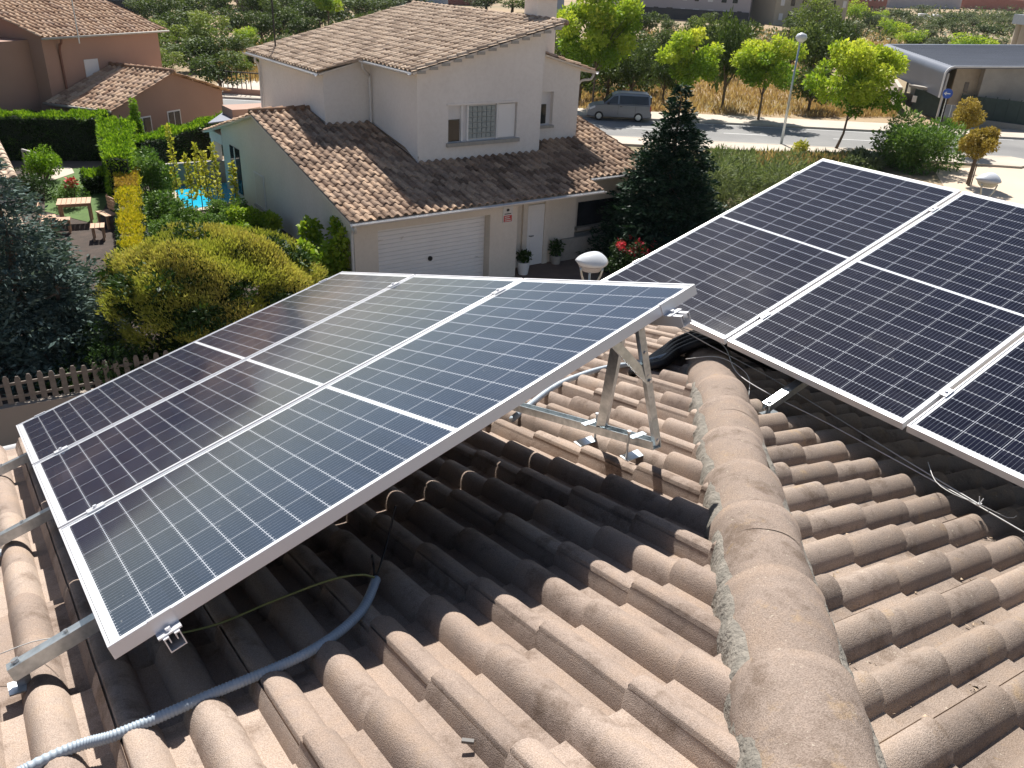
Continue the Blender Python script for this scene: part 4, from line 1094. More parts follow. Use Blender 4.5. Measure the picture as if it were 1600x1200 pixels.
kz = pg[:, 2] > .05; pg, d = pg[kz], d[kz]
tn = .45 + .35*np.sin(pg[:, 0]*3.1+pg[:, 1]*2.2) *.5 + .35*(rng.random(len(pg))-.3)
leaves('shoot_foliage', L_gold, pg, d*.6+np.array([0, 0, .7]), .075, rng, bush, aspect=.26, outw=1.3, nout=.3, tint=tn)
mb = MB()
for k in range(9):
    a = k*.7; e = (math.cos(a)*1.7, math.sin(a)*1.5, 1.3+.3*(k % 3)); mb.tube([(0, 0, 0), (e[0]*.4, e[1]*.4, .6), e], [.09, .06, .02], 6)
mb.build('stems', M_bark, bush)
# lemon-leaved shrub by the garage corner
q = at(508, 385, 1.6); shrub('broadleaf_shrub', q.x, q.y, 0.0, rboxes(20, .75, .8, .7, 2.15, .22, .38, 7), L_lemon, 5200, .13, 48, 'yellow green broad leaved shrub beside the garage corner of the white house', aspect=.7)
q = at(400, 345, 1.4); shrub('broadleaf_shrub', q.x, q.y, TZ, rboxes(10, 1.1, .5, .3, .9, .2, .3, 8), L_lemon, 2400, .11, 49, 'small light green shrub along the white house wall behind the golden bush', aspect=.7)

# blue grey conifer on the far left
def conifer(name, loc, h, r, layers, nspray, mat, seed, label, size, droop=.25, flat=.22, base=.25, trunk=.14, jag=.25, nl=34):
    rng = np.random.default_rng(seed); t = empty(name, loc, 0, label, 'tree')
    P_, O_, S_ = [], [], []
    for L in range(layers):
        f = L/(layers-1); z = base + (h-base)*f; rr = r*(1-f)**.82 + .06
        nb = max(4, int(nspray*(rr/r)**1.0))
        for b in range(nb):
            a = 6.283*(b/nb) + rng.random()*.9; ln = rr*(1-jag+jag*2*rng.random()*.8)
            zz = z + rng.normal()*.10
            m_ = int(nl*(.35+ln/r)); s = rng.random(m_)**.65
            wdt = .10 + .20*ln*(1-abs(s-.55)*1.3).clip(.15, 1)
            lat = (rng.random(m_)*2-1)*wdt
            x = s*ln; pz = zz - droop*ln*s + .30*droop*ln*s*s + rng.normal(size=m_)*.035*(1+ln*flat)
            ca, sa = math.cos(a), math.sin(a)
            P_.append(np.column_stack([x*ca - lat*sa, x*sa + lat*ca, pz])); 
            O_.append(np.column_stack([ca - .9*np.sign(lat)*sa*.8, sa + .9*np.sign(lat)*ca*.8, np.full(m_, .1)]))
            S_.append(np.full(m_, rng.random()))
    P_ = np.concatenate(P_); O_ = np.concatenate(O_); S_ = np.concatenate(S_)
    leaves('needles', mat, P_, O_, size, rng, t, aspect=.34, outw=1.3, nout=.15, tint=.5*S_+.5*rng.random(len(S_)))
    mb = MB(); mb.tube([(0, 0, 0), (0, 0, h*.5), (0, 0, h*.97)], [trunk, trunk*.6, .02], 8)
    for k in range(14):
        z = base + (h-base)*k/16; rr = r*(1-k/16)**.82*.8; a = k*2.4; mb.tube([(0, 0, z), (math.cos(a)*rr, math.sin(a)*rr, z-droop*rr*.7)], [.04, .01], 5)
    mb.build('trunk', M_bark, t); return t
q = at(30, 400, 3.1); conifer('blue_conifer', (q.x-.15, q.y+.2, TZ), 4.35, 2.4, 30, 21, L_blue, 71, 'dark blue grey conifer with drooping sprays filling the left edge of the photo', .12, .22, nl=95)
q = at(95, 520, 1.5); conifer('blue_conifer', (q.x+.1, q.y-.1, TZ), 2.1, 1.15, 14, 16, L_blue, 72, 'lower bushy blue grey conifer in front, above the picket fence', .11, .2, nl=90)
q = at(190, 560, 1.2); shrub('dark_shrub', q.x, q.y, TZ, rboxes(16, 1.6, .6, .1, .7, .25, .45, 9), L_goldin, 6000, .08, 73, 'dark low shrub in the shade under the golden bush')
# dark spruce by the white house
conifer('spruce', (20.3, 19.7, 0), 5.75, 2.55, 46, 26, L_spruce, 74, 'dark green spruce standing at the right end of the white house', .15, .16, base=.2, nl=85, jag=.30)
# feathery shrub mass to the right of it
q = at(1155, 300, 1.0); shrub('feathery_shrub', q.x, q.y, 0, rboxes(34, 3.1, 1.9, .3, 1.9, .5, .9, 10), L_grey, 24000, .20, 75, 'wispy grey green shrub mass between the spruce and the right array', aspect=.16, outw=1.2, nout=.2, stems=False)
q = at(1085, 380, 1.0); shrub('feathery_shrub', q.x, q.y, 0, rboxes(14, 1.5, 1.4, .2, 1.2, .4, .8, 11), L_grey, 7000, .18, 76, 'low wispy shrub just beyond the dark spruce foot', aspect=.2, outw=1.2, nout=.2, stems=False)
# roses next to the lamp
q = at(985, 395, .8)
rs = shrub('rose_bush', q.x, q.y, 0, rboxes(14, .75, .75, .3, 1.15, .22, .36, 12), L_goldin, 3800, .075, 77, 'rose bush with red flowers beside the mushroom shaped lamp head')
rng = np.random.default_rng(78); C = np.array(rboxes(14, .7, .7, .7, 1.25, .1, .12, 13))
p, o, i = ellipsoid_pts(C[:, :3], np.full((14, 3), .13), 520, rng, .3); leaves('flowers', L_rose, p, o, .075, rng, rs, aspect=.9)
q = at(110, 300, TZ+.5)
rs = shrub('rose_bush', q.x, q.y, TZ, rboxes(9, .4, .4, .2, .8, .16, .26, 14), L_vine, 1500, .075, 79, 'rose bush with red flowers on the lawn behind the wooden table')
rng = np.random.default_rng(80); p, o, i = ellipsoid_pts(np.array([[.1, 0, .85], [0, -.1, .75]]), np.full((2, 3), .16), 160, rng, .3); leaves('flowers', L_rose, p, o, .08, rng, rs, aspect=.9)
q = at(40, 226, TZ+.6)
rs = shrub('rose_bush', q.x, q.y, TZ, rboxes(9, .5, .4, .2, .9, .18, .28, 15), L_vine, 1500, .085, 81, 'rose bush in front of the tall dark hedge, right of the little tiled roof')
rng = np.random.default_rng(82); p, o, i = ellipsoid_pts(np.array([[.1, 0, .95], [-.2, -.1, .8]]), np.full((2, 3), .18), 160, rng, .3); leaves('flowers', L_rose, p, o, .09, rng, rs, aspect=.9)
q = at(62, 262, TZ+.5); shrub('round_shrub', q.x, q.y, TZ, rboxes(12, .6, .5, .3, .9, .25, .4, 16), L_hedge, 3000, .09, 83, 'rounded bright green shrub at the edge of the terrace')
q = at(50, 290, TZ+.5); shrub('round_shrub', q.x, q.y, TZ, rboxes(10, .55, .5, .2, .8, .25, .4, 17), L_goldin, 2600, .08, 84, 'dark rounded shrub in front of the terrace, left of the lawn')
# bare little tree against the dark hedge
q = at(116, 244, TZ); t = empty('young_tree', (q.x, q.y, TZ), 0, 'thin bare young tree in front of the dark hedge', 'tree')
mb = MB(); mb.tube([(0, 0, 0), (-.05, 0, .8), (-.14, 0, 1.5), (-.18, 0, 2.0)], [.035, .03, .022, .012], 6)
for a in (-.5, .4, .1): mb.tube([(-.10, 0, 1.1), (a*.5, a*.2, 1.7)], [.014, .005], 5)
mb.build('trunk', M_fence, t)
# white edging stones along the hedge foot
mb = MB()
for k in range(22):
    q = at(66+4.3*k+(k % 3), 241.5+(k % 2)*.7, TZ)
    if k % 4 == 3: continue
    mb.lathe([(0, .0), (.10, .0), (.12, .05), (.07, .11), (0, .12)], (q.x, q.y, TZ), 7)
mb.build('edging_stones', M_white, label='row of white edging stones along the foot of the dark hedge', cat='stones')

# ------------------------------------------------------------------ garden furniture
tb = empty('garden_table', tuple(at(122, 348, TZ)), R(-12), 'slatted wooden garden table in the sunlit corner of the lawn', 'table')
mb = MB()
for k in range(7): mb.box((-.50+k*.145, -.40, .70), (-.50+k*.145+.133, .40, .735))
mb.build('table_top', M_wood, tb, bevel=.004)
mb = MB(); mb.box((-.46, -.34, .62), (.46, -.30, .699)); mb.box((-.46, .30, .62), (.46, .34, .699)); mb.build('table_frame', M_wood, tb)
for a in (-.43, .43):
    for b in (-.30, .30): mb = MB(); mb.box((a-.035, b-.035, 0), (a+.035, b+.035, .699)); mb.build('leg', M_wood, tb)
def bench(loc, rz, ln, label, back=False, name='bench', cat='bench'):
    t = empty(name, loc, rz, label, cat); mb = MB()
    for k in range(3): mb.box((-ln/2, -.2+k*.14, .42), (ln/2, -.2+k*.14+.125, .45))
    mb.build('seat', M_wood, t, bevel=.004)
    for a in (-ln/2+.06, ln/2-.06):
        mb = MB(); mb.box((a-.03, -.17, 0), (a+.03, -.11, .419)); mb.build('leg', M_wood, t); mb = MB(); mb.box((a-.03, .11, 0), (a+.03, .17, .419)); mb.build('leg', M_wood, t)
    if back:
        mb = MB()
        for k in range(4): mb.box((-ln/2, .215, .5+k*.11), (ln/2, .24, .5+k*.11+.085))
        for a in (-ln/2+.03, ln/2-.03): mb.box((a-.03, .24, .42), (a+.03, .27, .95))
        mb.build('backrest', M_wood, t)
    return t
q = at(152, 352, TZ+.45); bench((q.x, q.y, TZ), R(78), .55, 'wooden stool like bench at the right end of the garden table')
q = at(93, 342, TZ+.45); bench((q.x, q.y, TZ), R(-12), .6, 'low wooden bench seat at the left of the garden table, half hidden by the conifer')
q = at(166, 330, TZ+.5); bench((q.x, q.y, TZ), R(-78), .8, 'wooden chair with a slatted back against the hedge, right of the garden table', True, 'garden_chair', 'chair')
q = at(76, 338, TZ+.5); bench((q.x, q.y, TZ), R(80), .8, 'wooden chair with a slatted back at the left of the garden table', True, 'garden_chair', 'chair')
# little tiled roof at the left edge
kr = empty('garden_shed', (2.2, 31.5, 0), 0, 'small shed with a pale clay tile roof at the left edge behind the blue conifer', 'shed')
s0p, s1p = at(34, 205, 3.1), at(28, 275, 2.6)
kr.location = (s1p.x, s1p.y, 0)
ww = s0p.y - s1p.y
tiled('roof', M_clay_light, (0, 0, 2.52), (-1, 0, 0), (0, 1, .5/ww), Vector((0, -.1, 1)).normalized(), 0, 2.4, lambda w: 0, lambda w: ww, .36, .46, NOFF, lambda x: bar_prof(x*NPER/.36)*1.2, 0, 0, .03, 91, kr, .006, .01)
mb = MB(); mb.box((-2.3, .2, TZ), (-.12, ww-.2, 2.5)); mb.build('wall', M_render2, kr)
kr2 = at(8, 345, 1.7); mb = MB()
sh2 = empty('tiled_well_roof', (kr2.x, kr2.y, 0), 0, 'pinkish brick and tile barbecue glimpsed through the conifer at the left edge', 'barbecue')
mb.box((-1.2, -.6, TZ), (.35, .6, 1.35)); mb.build('body', M_redbrick, sh2)
tiled('roof', M_clay_light, (0, -.7, 1.4), (1, 0, 0), (0, 1, .3), Vector((0, -.28, 1)).normalized(), -1.3, .45, lambda w: 0, lambda w: 1.4, .3, .4, NOFF, lambda x: bar_prof(x*NPER/.3), 0, 0, .03, 92, sh2, .006, .01)
# terrace rail
q0 = at(34, 232, 1.8); q1 = at(56, 242, 1.7); mb = MB(); mb.bar((q0.x, q0.y, 1.75), (q1.x, q1.y, 1.75), .08, .08); 
for k in range(4): p = q0.lerp(q1, k/3); mb.bar((p.x, p.y, TZ), (p.x, p.y, 1.7), .06, .06, (1, 0, 0))
mb.build('railing', M_stone, label='short pale railing beside the little tiled roof', cat='railing')
# boundary wall with picket fence
bw = MB(); a, b = fl(-9), fl(8.9)
bw.bar((a[0], a[1], .46), (b[0], b[1], .46), .20, .92); bw.build('boundary_wall', simple('brown_wall', (.33,.28,.235), (.29,.245,.205), .9, .8, bump=.3), label='plain brown grey boundary wall carrying the picket fence', cat='wall')
pf = empty('picket_fence', (fl(0)[0], fl(0)[1], .92), 0, 'weathered wooden picket fence on top of the brown boundary wall', 'fence')
L_ = pf.location.copy()
for k in range(-16, 46):
    t0 = k*.195; p = fl(t0, .02); x, y = p[0]-L_.x, p[1]-L_.y; hh = .60+.02*math.sin(k*2.1); wv = dF*.052
    mb = MB(); pr = [(x-wv.x, y-wv.y, .02), (x+wv.x, y+wv.y, .02), (x+wv.x, y+wv.y, hh-.07), (x+wv.x*.5, y+wv.y*.5, hh), (x-wv.x*.5, y-wv.y*.5, hh), (x-wv.x, y-wv.y, hh-.07)]
    mb.prism(pr, (-dF.y*-.022, dF.x*-.022, 0)); mb.build('picket', M_fence, pf)
for z in (.14, .42):
    a, b = fl(-3.4, .045), fl(9.0, .045); mb = MB(); mb.bar((a[0]-L_.x, a[1]-L_.y, z), (b[0]-L_.x, b[1]-L_.y, z), .03, .055); mb.build('fence_rail', M_fence, pf)
# plant pots by the entrance
def pot(px, py, r, h, lb, pm, seed, ph_=.35):
    q = at(px, py, 0); t = empty('plant_pot', (q.x, q.y, .01), 0, lb, 'plant pot')
    mb = MB(); mb.lathe([(0, 0), (r*.72, 0), (r, h), (r*.9, h), (r*.86, h*.92), (0, h*.92)], (0, 0, 0), 20); mb.build('pot', pm, t, smooth='auto')
    rng = np.random.default_rng(seed); p, o, i = ellipsoid_pts(np.array([[0, 0, h+ph_*.5]]), np.array([[r*1.1, r*1.1, ph_*.6]]), 350, rng, .2); leaves('plant', L_goldin, p, o, .10, rng, t)
pot(817, 428, .22, .42, 'white plant pot in front of the entrance door', M_white, 93)
pot(868, 412, .20, .30, 'dark plant pot right of the entrance door', M_stone, 94, .5)

# ------------------------------------------------------------------ STREET LAMPS
def mushroom_lamp(loc, h, label, s=1.0):
    t = empty('street_lamp', loc, R(25), label, 'street lamp', 'mushroom headed lamps')
    mb = MB(); mb.tube([(0, 0, 0), (0, 0, h-.62*s)], [.06, .045], 12); mb.build('pole', M_galv, t, smooth=True)
    mb = MB()
    for k in range(3):
        a = R(30+120*k); c, s_ = math.cos(a), math.sin(a)
        mb.tube(smooth_path([(c*.03, s_*.03, h-.66*s), (c*.10*s, s_*.10*s, h-.52*s), (c*.20*s, s_*.20*s, h-.30*s), (c*.225*s, s_*.225*s, h-.17*s)], .05), .017*s+.004, 8)
    mb.build('arm', M_galv, t, smooth=True)
    mb = MB(); prof = [(0, -.24), (.17, -.24), (.215, -.19), (.245, -.13)]
    mb.lathe([(r*s, h+z*s) for r, z in prof], (0, 0, 0), 32); mb.build('lens_ring', M_galvd, t, smooth=True)
    # saddle shaped shell
    vs = []; fs = []; nr, na = 14, 48
    for i in range(nr+1):
        r = .30*s*i/nr
        for k in range(na):
            a = 2*math.pi*k/na; q = r/(.30*s)
            z = .125*(1-q*q)**.8 + .030*q**2*math.cos(2*a+.8) - .10*q**3*.55 - .02*max(0, math.cos(a-1.2))*math.sin(math.pi*q)
            vs.append((r*math.cos(a), r*math.sin(a), h-.02*s+z*s))
    for i in range(nr):
        for k in range(na):
            k2 = (k+1) % na; fs.append((i*na+k, i*na+k2, (i+1)*na+k2, (i+1)*na+k))
    o_ = len(vs)
    for k in range(na):
        a = 2*math.pi*k/na; vs.append((.245*s*math.cos(a), .245*s*math.sin(a), h-.125*s))
    for k in range(na):
        k2 = (k+1) % na; fs.append((nr*na+k, nr*na+k2, o_+k2, o_+k))
    mb = MB(); mb.add(vs, fs); mb.build('lamp_shell', M_lampw, t, smooth=True)
    return t
q = at(925, 402, 4.3); mushroom_lamp((q.x, q.y, 0), 4.3, 'grey mushroom shaped street lamp head rising just behind the top edge of the left array', 1.02)
q = at(1546, 276, 4.0); mushroom_lamp((q.x, q.y, 0), 4.0, 'mushroom shaped street lamp above the pale plaza near the right edge', 1.2)
lp = empty('street_lamp', tuple(at(1220, 228, 0)), 0, 'tall slim grey street lamp with a small round head beside the road', 'street lamp')
mb = MB(); mb.tube([(0, 0, 0), (0, 0, 3), (0, 0, 5.95)], [.085, .07, .045], 10); mb.build('pole', M_galv, lp, smooth=True)
mb = MB(); mb.lathe([(0, 5.80), (.12, 5.82), (.30, 5.98), (.33, 6.10), (.24, 6.26), (0, 6.34)], (.05, 0, 0), 20); mb.build('lamp_head', M_lampw, lp, smooth=True)

# ------------------------------------------------------------------ VAN
vp = at(966, 189, 0); vp = vp + RN*.55
van = empty('van', (vp.x, vp.y, .02), math.atan2(-RD.y, -RD.x), 'grey silver compact van parked at the far side of the road', 'van')
van.scale = (.95, .95, .95)
def hwid(z): return .84 if z < 1.05 else .84 - .17*(z-1.05)/.85
low = [(2.2, .32), (2.22, .62), (2.12, .86), (1.85, 1.0), (1.15, 1.12), (-2.15, 1.12), (-2.2, .85), (-2.22, .38), (-2.1, .27), (2.0, .25)]
upp = [(1.15, 1.12), (.52, 1.72), (.30, 1.83), (-.2, 1.88), (-1.95, 1.86), (-2.08, 1.75), (-2.15, 1.12)]
mb = MB()
for poly in (low, upp):
    n_ = len(poly); vs = [(x, -hwid(z), z) for x, z in poly] + [(x, hwid(z), z) for x, z in poly]
    fs = [tuple(range(n_)), tuple(range(2*n_-1, n_-1, -1))] + [(i, (i+1) % n_, (i+1) % n_+n_, i+n_) for i in range(n_)]
    mb.add(vs, fs)
mb.build('body', M_van, van, bevel=.035)
def vquad(pts, side, off=.006):
    mb = MB(); vs = []
    for x, z in pts: vs.append((x, side*(hwid(z)+off), z))
    n_ = len(pts); vs2 = [(v[0], v[1]-side*.012, v[2]) for v in vs]
    mb.add(vs+vs2, [tuple(range(n_)), tuple(range(2*n_-1, n_-1, -1))] + [(i, (i+1) % n_, (i+1) % n_+n_, i+n_) for i in range(n_)]); return mb
for s in (-1, 1):
    vquad([(.98, 1.17), (.48, 1.64), (.16, 1.70), (.16, 1.17)], s, .016).build('side_window', M_glassd, van)
    vquad([(.05, 1.17), (.05, 1.72), (-1.95, 1.72), (-2.02, 1.17)], s, .016).build('side_window', M_glassd, van)
    mb = vquad([(.10, .45), (.10, 1.12), (.115, 1.12), (.115, .45)], s, .012); mb.build('door_seam', M_black, van)
    mb = vquad([(-1.1, .45), (-1.1, 1.12), (-1.115, 1.12), (-1.115, .45)], s, .012); mb.build('door_seam', M_black, van)
    mb = vquad([(0.0, .98), (0.0, 1.02), (-.16, 1.02), (-.16, .98)], s, .02); mb.build('door_handle', M_black, van)
    mb = MB(); mb.box((.75, s*.86-.05*(s < 0)-.0, 1.12), (.90, s*.86+.14*s+.05*(s > 0)*0, 1.30)) if s > 0 else mb.box((.75, -1.0, 1.12), (.90, -.86, 1.30)); mb.build('mirror', M_black, van, bevel=.02)
    mb = vquad([(2.14, .82), (1.75, 1.0), (1.72, .88), (2.10, .70)], s, .010); mb.build('headlight', M_lampw, van)
    mb = vquad([(-2.12, .75), (-2.12, 1.1), (-2.2, 1.1), (-2.215, .75)], s, .010); mb.build('tail_light', M_red, van)
    for x in (1.42, -1.35):
        mb = MB(); mb.tube([(x, s*.66, .31), (x, s*.865, .31)], .31, 24); wt = mb.build('wheel', M_rubber, van, bevel=.02)
        mb = MB(); mb.tube([(x, s*.866, .31), (x, s*.872, .31)], .19, 16); mb.build('rim', M_galv, wt)
mb = MB(); vs = [(1.10, -.74, 1.18), (1.10, .74, 1.18), (.56, .66, 1.70), (.56, -.66, 1.70)]
mb.add([(a+.03, b, c+.02) for a, b, c in vs]+[(a+.02, b, c+.005) for a, b, c in vs], [(0,1,2,3),(7,6,5,4),(0,4,5,1),(1,5,6,2),(2,6,7,3),(3,7,4,0)]); mb.build('windscreen', M_glassd, van)
mb = MB(); mb.box((-2.225, -.6, 1.2), (-2.10, .6, 1.66)); mb.build('rear_window', M_glassd, van)
mb = MB(); mb.box((2.10, -.78, .30), (2.27, .78, .55)); mb.box((-2.28, -.78, .30), (-2.12, .78, .58)); mb.build('bumper', M_van, van, bevel=.03)
mb = MB(); mb.bar((-1.9, -.62, 1.90), (.2, -.62, 1.91), .03, .03); mb.bar((-1.9, .62, 1.90), (.2, .62, 1.91), .03, .03); mb.build('roof_rail', M_van, van)

# ------------------------------------------------------------------ STREET TREES
def street_tree(px, py, h, cw, bh, seed, label, n=7000, size=.20, mat=L_street, **k):
    q = at(px, py, 0)
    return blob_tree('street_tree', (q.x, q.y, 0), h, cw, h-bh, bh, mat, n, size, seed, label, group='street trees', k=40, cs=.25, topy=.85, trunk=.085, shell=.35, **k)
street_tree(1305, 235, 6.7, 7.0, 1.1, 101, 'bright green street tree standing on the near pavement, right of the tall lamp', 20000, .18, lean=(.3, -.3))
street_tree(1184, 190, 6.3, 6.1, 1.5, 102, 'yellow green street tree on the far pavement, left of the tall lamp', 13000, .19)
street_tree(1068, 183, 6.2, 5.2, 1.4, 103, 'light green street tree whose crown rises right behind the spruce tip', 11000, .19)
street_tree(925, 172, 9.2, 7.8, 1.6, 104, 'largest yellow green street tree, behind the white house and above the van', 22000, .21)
q = at(515, 60, 0); blob_tree('street_tree', (q.x, q.y, 0), 7, 5, 4.5, 2.5, L_street, 3000, .28, 105, 'light green tree top above the left end of the upper roof', k=14, topy=.4)
for px, py, z_, lb, sd_ in ((1515, 182, 2.3, 'rusty ball shaped little tree beside the blue arrow sign', 106), (1532, 215, 2.35, 'smallest olive ball shaped tree between the two rusty ones', 107), (1531, 228, 2.0, 'rusty ball shaped tree nearest the viewer on the pale plaza', 108)):
    q = at(px, py, z_); s_ = {106: 1.15, 107: .85, 108: 1.02}[sd_]
    rng = np.random.default_rng(sd_); t = empty('ball_tree', (q.x, q.y, 0), 0, lb, 'tree', 'ball shaped little trees')
    C, Rd = clumps((0, 0, z_), (s_*.8, s_*.8, s_*.62), 12, rng, .5); p, o, i = ellipsoid_pts(C, Rd, 5200, rng, .6)
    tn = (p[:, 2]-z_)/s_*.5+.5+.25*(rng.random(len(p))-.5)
    leaves('crown', L_ball, p, o, .12, rng, t, tint=tn)
    mb = MB(); mb.tube([(0, 0, 0), (.03, 0, z_*.5), (0, 0, z_)], [.07, .055, .04], 7); mb.tube([(.25, 0, 0), (.25, 0, z_*.55)], .03, 5); mb.build('trunk', M_bark, t)
q = at(1425, 262, 0); shrub('big_shrub', q.x, q.y, 0, rboxes(30, 2.0, 2.0, .4, 2.1, .5, .85, 18), L_vine, 14000, .19, 109, 'big loose green shrub behind the top edge of the right array', aspect=.35, outw=1.0)
q = at(1285, 232, .3); shrub('small_shrub', q.x-1.2, q.y+.2, 0, rboxes(5, .4, .4, .1, .5, .25, .4, 19), L_yell, 700, .14, 110, 'small bright yellow green shrub on the verge, left of the street tree foot')
q = at(1355, 262, 0); shrub('low_shrub', q.x, q.y, 0, rboxes(12, 1.6, .8, .1, .6, .35, .6, 20), L_olive, 3500, .16, 111, 'low brownish shrub left of the big loose shrub')
# road sign
sgp = at(1464, 208, 0); sign = empty('road_sign', tuple(sgp), math.atan2(-sgp.y, -sgp.x)+R(8), 'round blue road sign with a white arrow pointing left', 'road sign')
mb = MB(); mb.tube([(0, 0, 0), (0, 0, 2.9)], .035, 8); mb.build('pole', M_galv, sign)
mb = MB(); mb.lathe([(0, 0), (.32, 0), (.32, .02), (0, .02)], (0, 0, 0), 28); mb.v = [(z+.04, x, y+2.6) for x, y, z in mb.v]; d_ = mb.build('disc', M_blue, sign)
mb = MB(); mb.box((.061, -.05-.13, 2.57), (.066, .05+.12, 2.63)); 
mb.prism([(.061, -.24, 2.60), (.061, -.07, 2.73), (.061, -.07, 2.47)], (.005, 0, 0)); mb.build('arrow', M_white, d_)
mb = MB(); mb.tube([(.0, .45, 0), (.0, .45, 1.9)], .03, 8); mb.build('post', M_galv, sign)
mb = MB(); mb.box((-.02, .12, 1.05), (.02, .78, 1.9)); mb.build('sign_back', simple('sign_back_grey', (.22,.22,.23)), sign)

# ------------------------------------------------------------------ METAL ROOFED BUILDING
P0 = at(1480, 103, 4.0); fdir = Vector((.708, .706, 0)); sdir = Vector((.83, -.557, 0)).normalized()
mbd = empty('metal_roofed_building', (P0.x, P0.y, 0), 0, 'long low building with a dark grey curved metal roof at the upper right', 'building')
def M3(mb, name, mat, par=mbd, **k):
    return mb.build(name, mat, par, **k)
prof = []
for k in range(9):
    a = math.pi/2*k/8; prof.append((.55-.55*math.sin(a)*1.0, 3.95-.55+.55*math.cos(a)))
prof = [(16, 4.55), (.55, 3.97)] + prof[1:] + [(0, 1.85)]
inner = [(d+.12, z-.12) for d, z in prof]; inner[0] = (16, 4.42); inner[-1] = (.12, 1.85)
poly = [sdir*d + Vector((0, 0, z)) for d, z in prof] + [sdir*d + Vector((0, 0, z)) for d, z in reversed(inner)]
mb = MB(); mb.prism(poly, fdir*22); M3(mb, 'roof', M_metal_roof)
mb = MB(); rim = [sdir*d + Vector((0, 0, z)) - fdir*.02 for d, z in prof]; mb.tube(rim, .07, 6); M3(mb, 'roof_edge', M_gutter)
mb = MB()
for k in range(30):
    a = sdir*.55+Vector((0, 0, 3.985))+fdir*(.7*k+.3); b = sdir*16+Vector((0, 0, 4.565))+fdir*(.7*k+.3); mb.bar(a, b, .04, .03)
M3(mb, 'roof_seams', M_metal_roof)
mb = MB(); mb.prism([sdir*3.0+fdir*.5, sdir*16+fdir*.5, sdir*16+fdir*.5+Vector((0, 0, 4.35)), sdir*3.0+fdir*.5+Vector((0, 0, 3.9))], fdir*20); M3(mb, 'wall', M_concrete)
mb = MB(); mb.prism([sdir*1.2+fdir*1.3, sdir*3.0+fdir*1.3, sdir*3.0+fdir*1.3+Vector((0, 0, 3.8)), sdir*1.2+fdir*1.3+Vector((0, 0, 3.8))], fdir*.3); M3(mb, 'wall', simple('tan_wall', (.42,.34,.25)))
mb = MB(); q = sdir*2.2+fdir*1.27+Vector((0, 0, 2.5)); mb.bar(q-sdir*.15, q+sdir*.15, .03, .7); M3(mb, 'window', M_glassd)
mb = MB()
for k in (1.5, 5, 8.5, 12): mb.tube([sdir*.7+fdir*k, sdir*.7+fdir*k+Vector((0, 0, 3.4))], .09, 8)
M3(mb, 'column', M_gutter)
fe = empty('mesh_fence', (P0.x, P0.y, 0), 0, 'dark green mesh fence in front of the metal roofed building', 'fence')
f0 = at(1492, 192, 0)-Vector((P0.x, P0.y, 0)); f1 = at(1640, 212, 0)-Vector((P0.x, P0.y, 0)); fd_ = (f1-f0)
mb = MB()
for k in range(9): q = f0+fd_*(k/8); mb.tube([q, q+Vector((0, 0, 2.1))], .04, 6)
mb.build('post', M_darkgreen, fe)
mb = MB(); mb.bar(f0+Vector((0, 0, 1.05)), f1+Vector((0, 0, 1.05)), .02, 1.9); mb.build('mesh', M_darkgreen, fe)
mb = MB(); mb.bar(f0+Vector((-.2, -.3, .25)), f1+Vector((-.2, -.3, .25)), .25, .5); mb.build('low_wall', M_concrete, label='low brown wall along the foot of the green mesh fence', cat='wall').location = (P0.x, P0.y, 0)
pl0 = at(1398, 176, 0); pl1 = at(1385, 150, 0)
gt = empty('concrete_gateway', (pl0.x, pl0.y, 0), 0, 'pale concrete pillar and dark gate beside the metal roofed building', 'gate')
mb = MB(); a = Vector((0, 0, 0)); mb.bar(a+Vector((0, 0, .95)), (pl1-pl0)+Vector((0, 0, .95)), .3, 1.9); mb.build('wall', M_walk, gt)
e = at(1465, 188, 0)-pl0; mb = MB(); mb.bar(Vector((1.0, -.7, 1.0)), e+Vector((0, 0, 1.0)), .08, 1.7); mb.build('gate_leaf', M_darkgreen, gt)
mb = MB(); mb.bar(Vector((.6, -.5, 2.05)), e+Vector((.3, 0, 2.05)), .6, .16); mb.build('gate_beam', M_concrete, gt)
mb = MB(); q = e*.35+Vector((-.1, -.12, 1.2)); mb.box((q.x-.02, q.y-.2, 1.0), (q.x+.02, q.y+.15, 1.45)); mb.build('notice', M_plate, gt)
q = at(1600, 92, 0)
sl_ = empty('silo', (q.x+1.0, q.y-1.5, 0), R(-35), 'pale ribbed concrete silo cut off by the right edge', 'silo')
mb = MB()
for k in range(5):
    for j in range(2): mb.tube([(k*1.5-3, j*1.6, 0), (k*1.5-3, j*1.6, 4.6)], .72, 12)
mb.build('cylinders', M_walk, sl_, smooth='auto'); mb = MB(); mb.box((-4, -.9, 4.6), (4, 2.5, 5.9)); mb.build('head_house', simple('grey_blue_panel', (.30,.33,.38)), sl_)

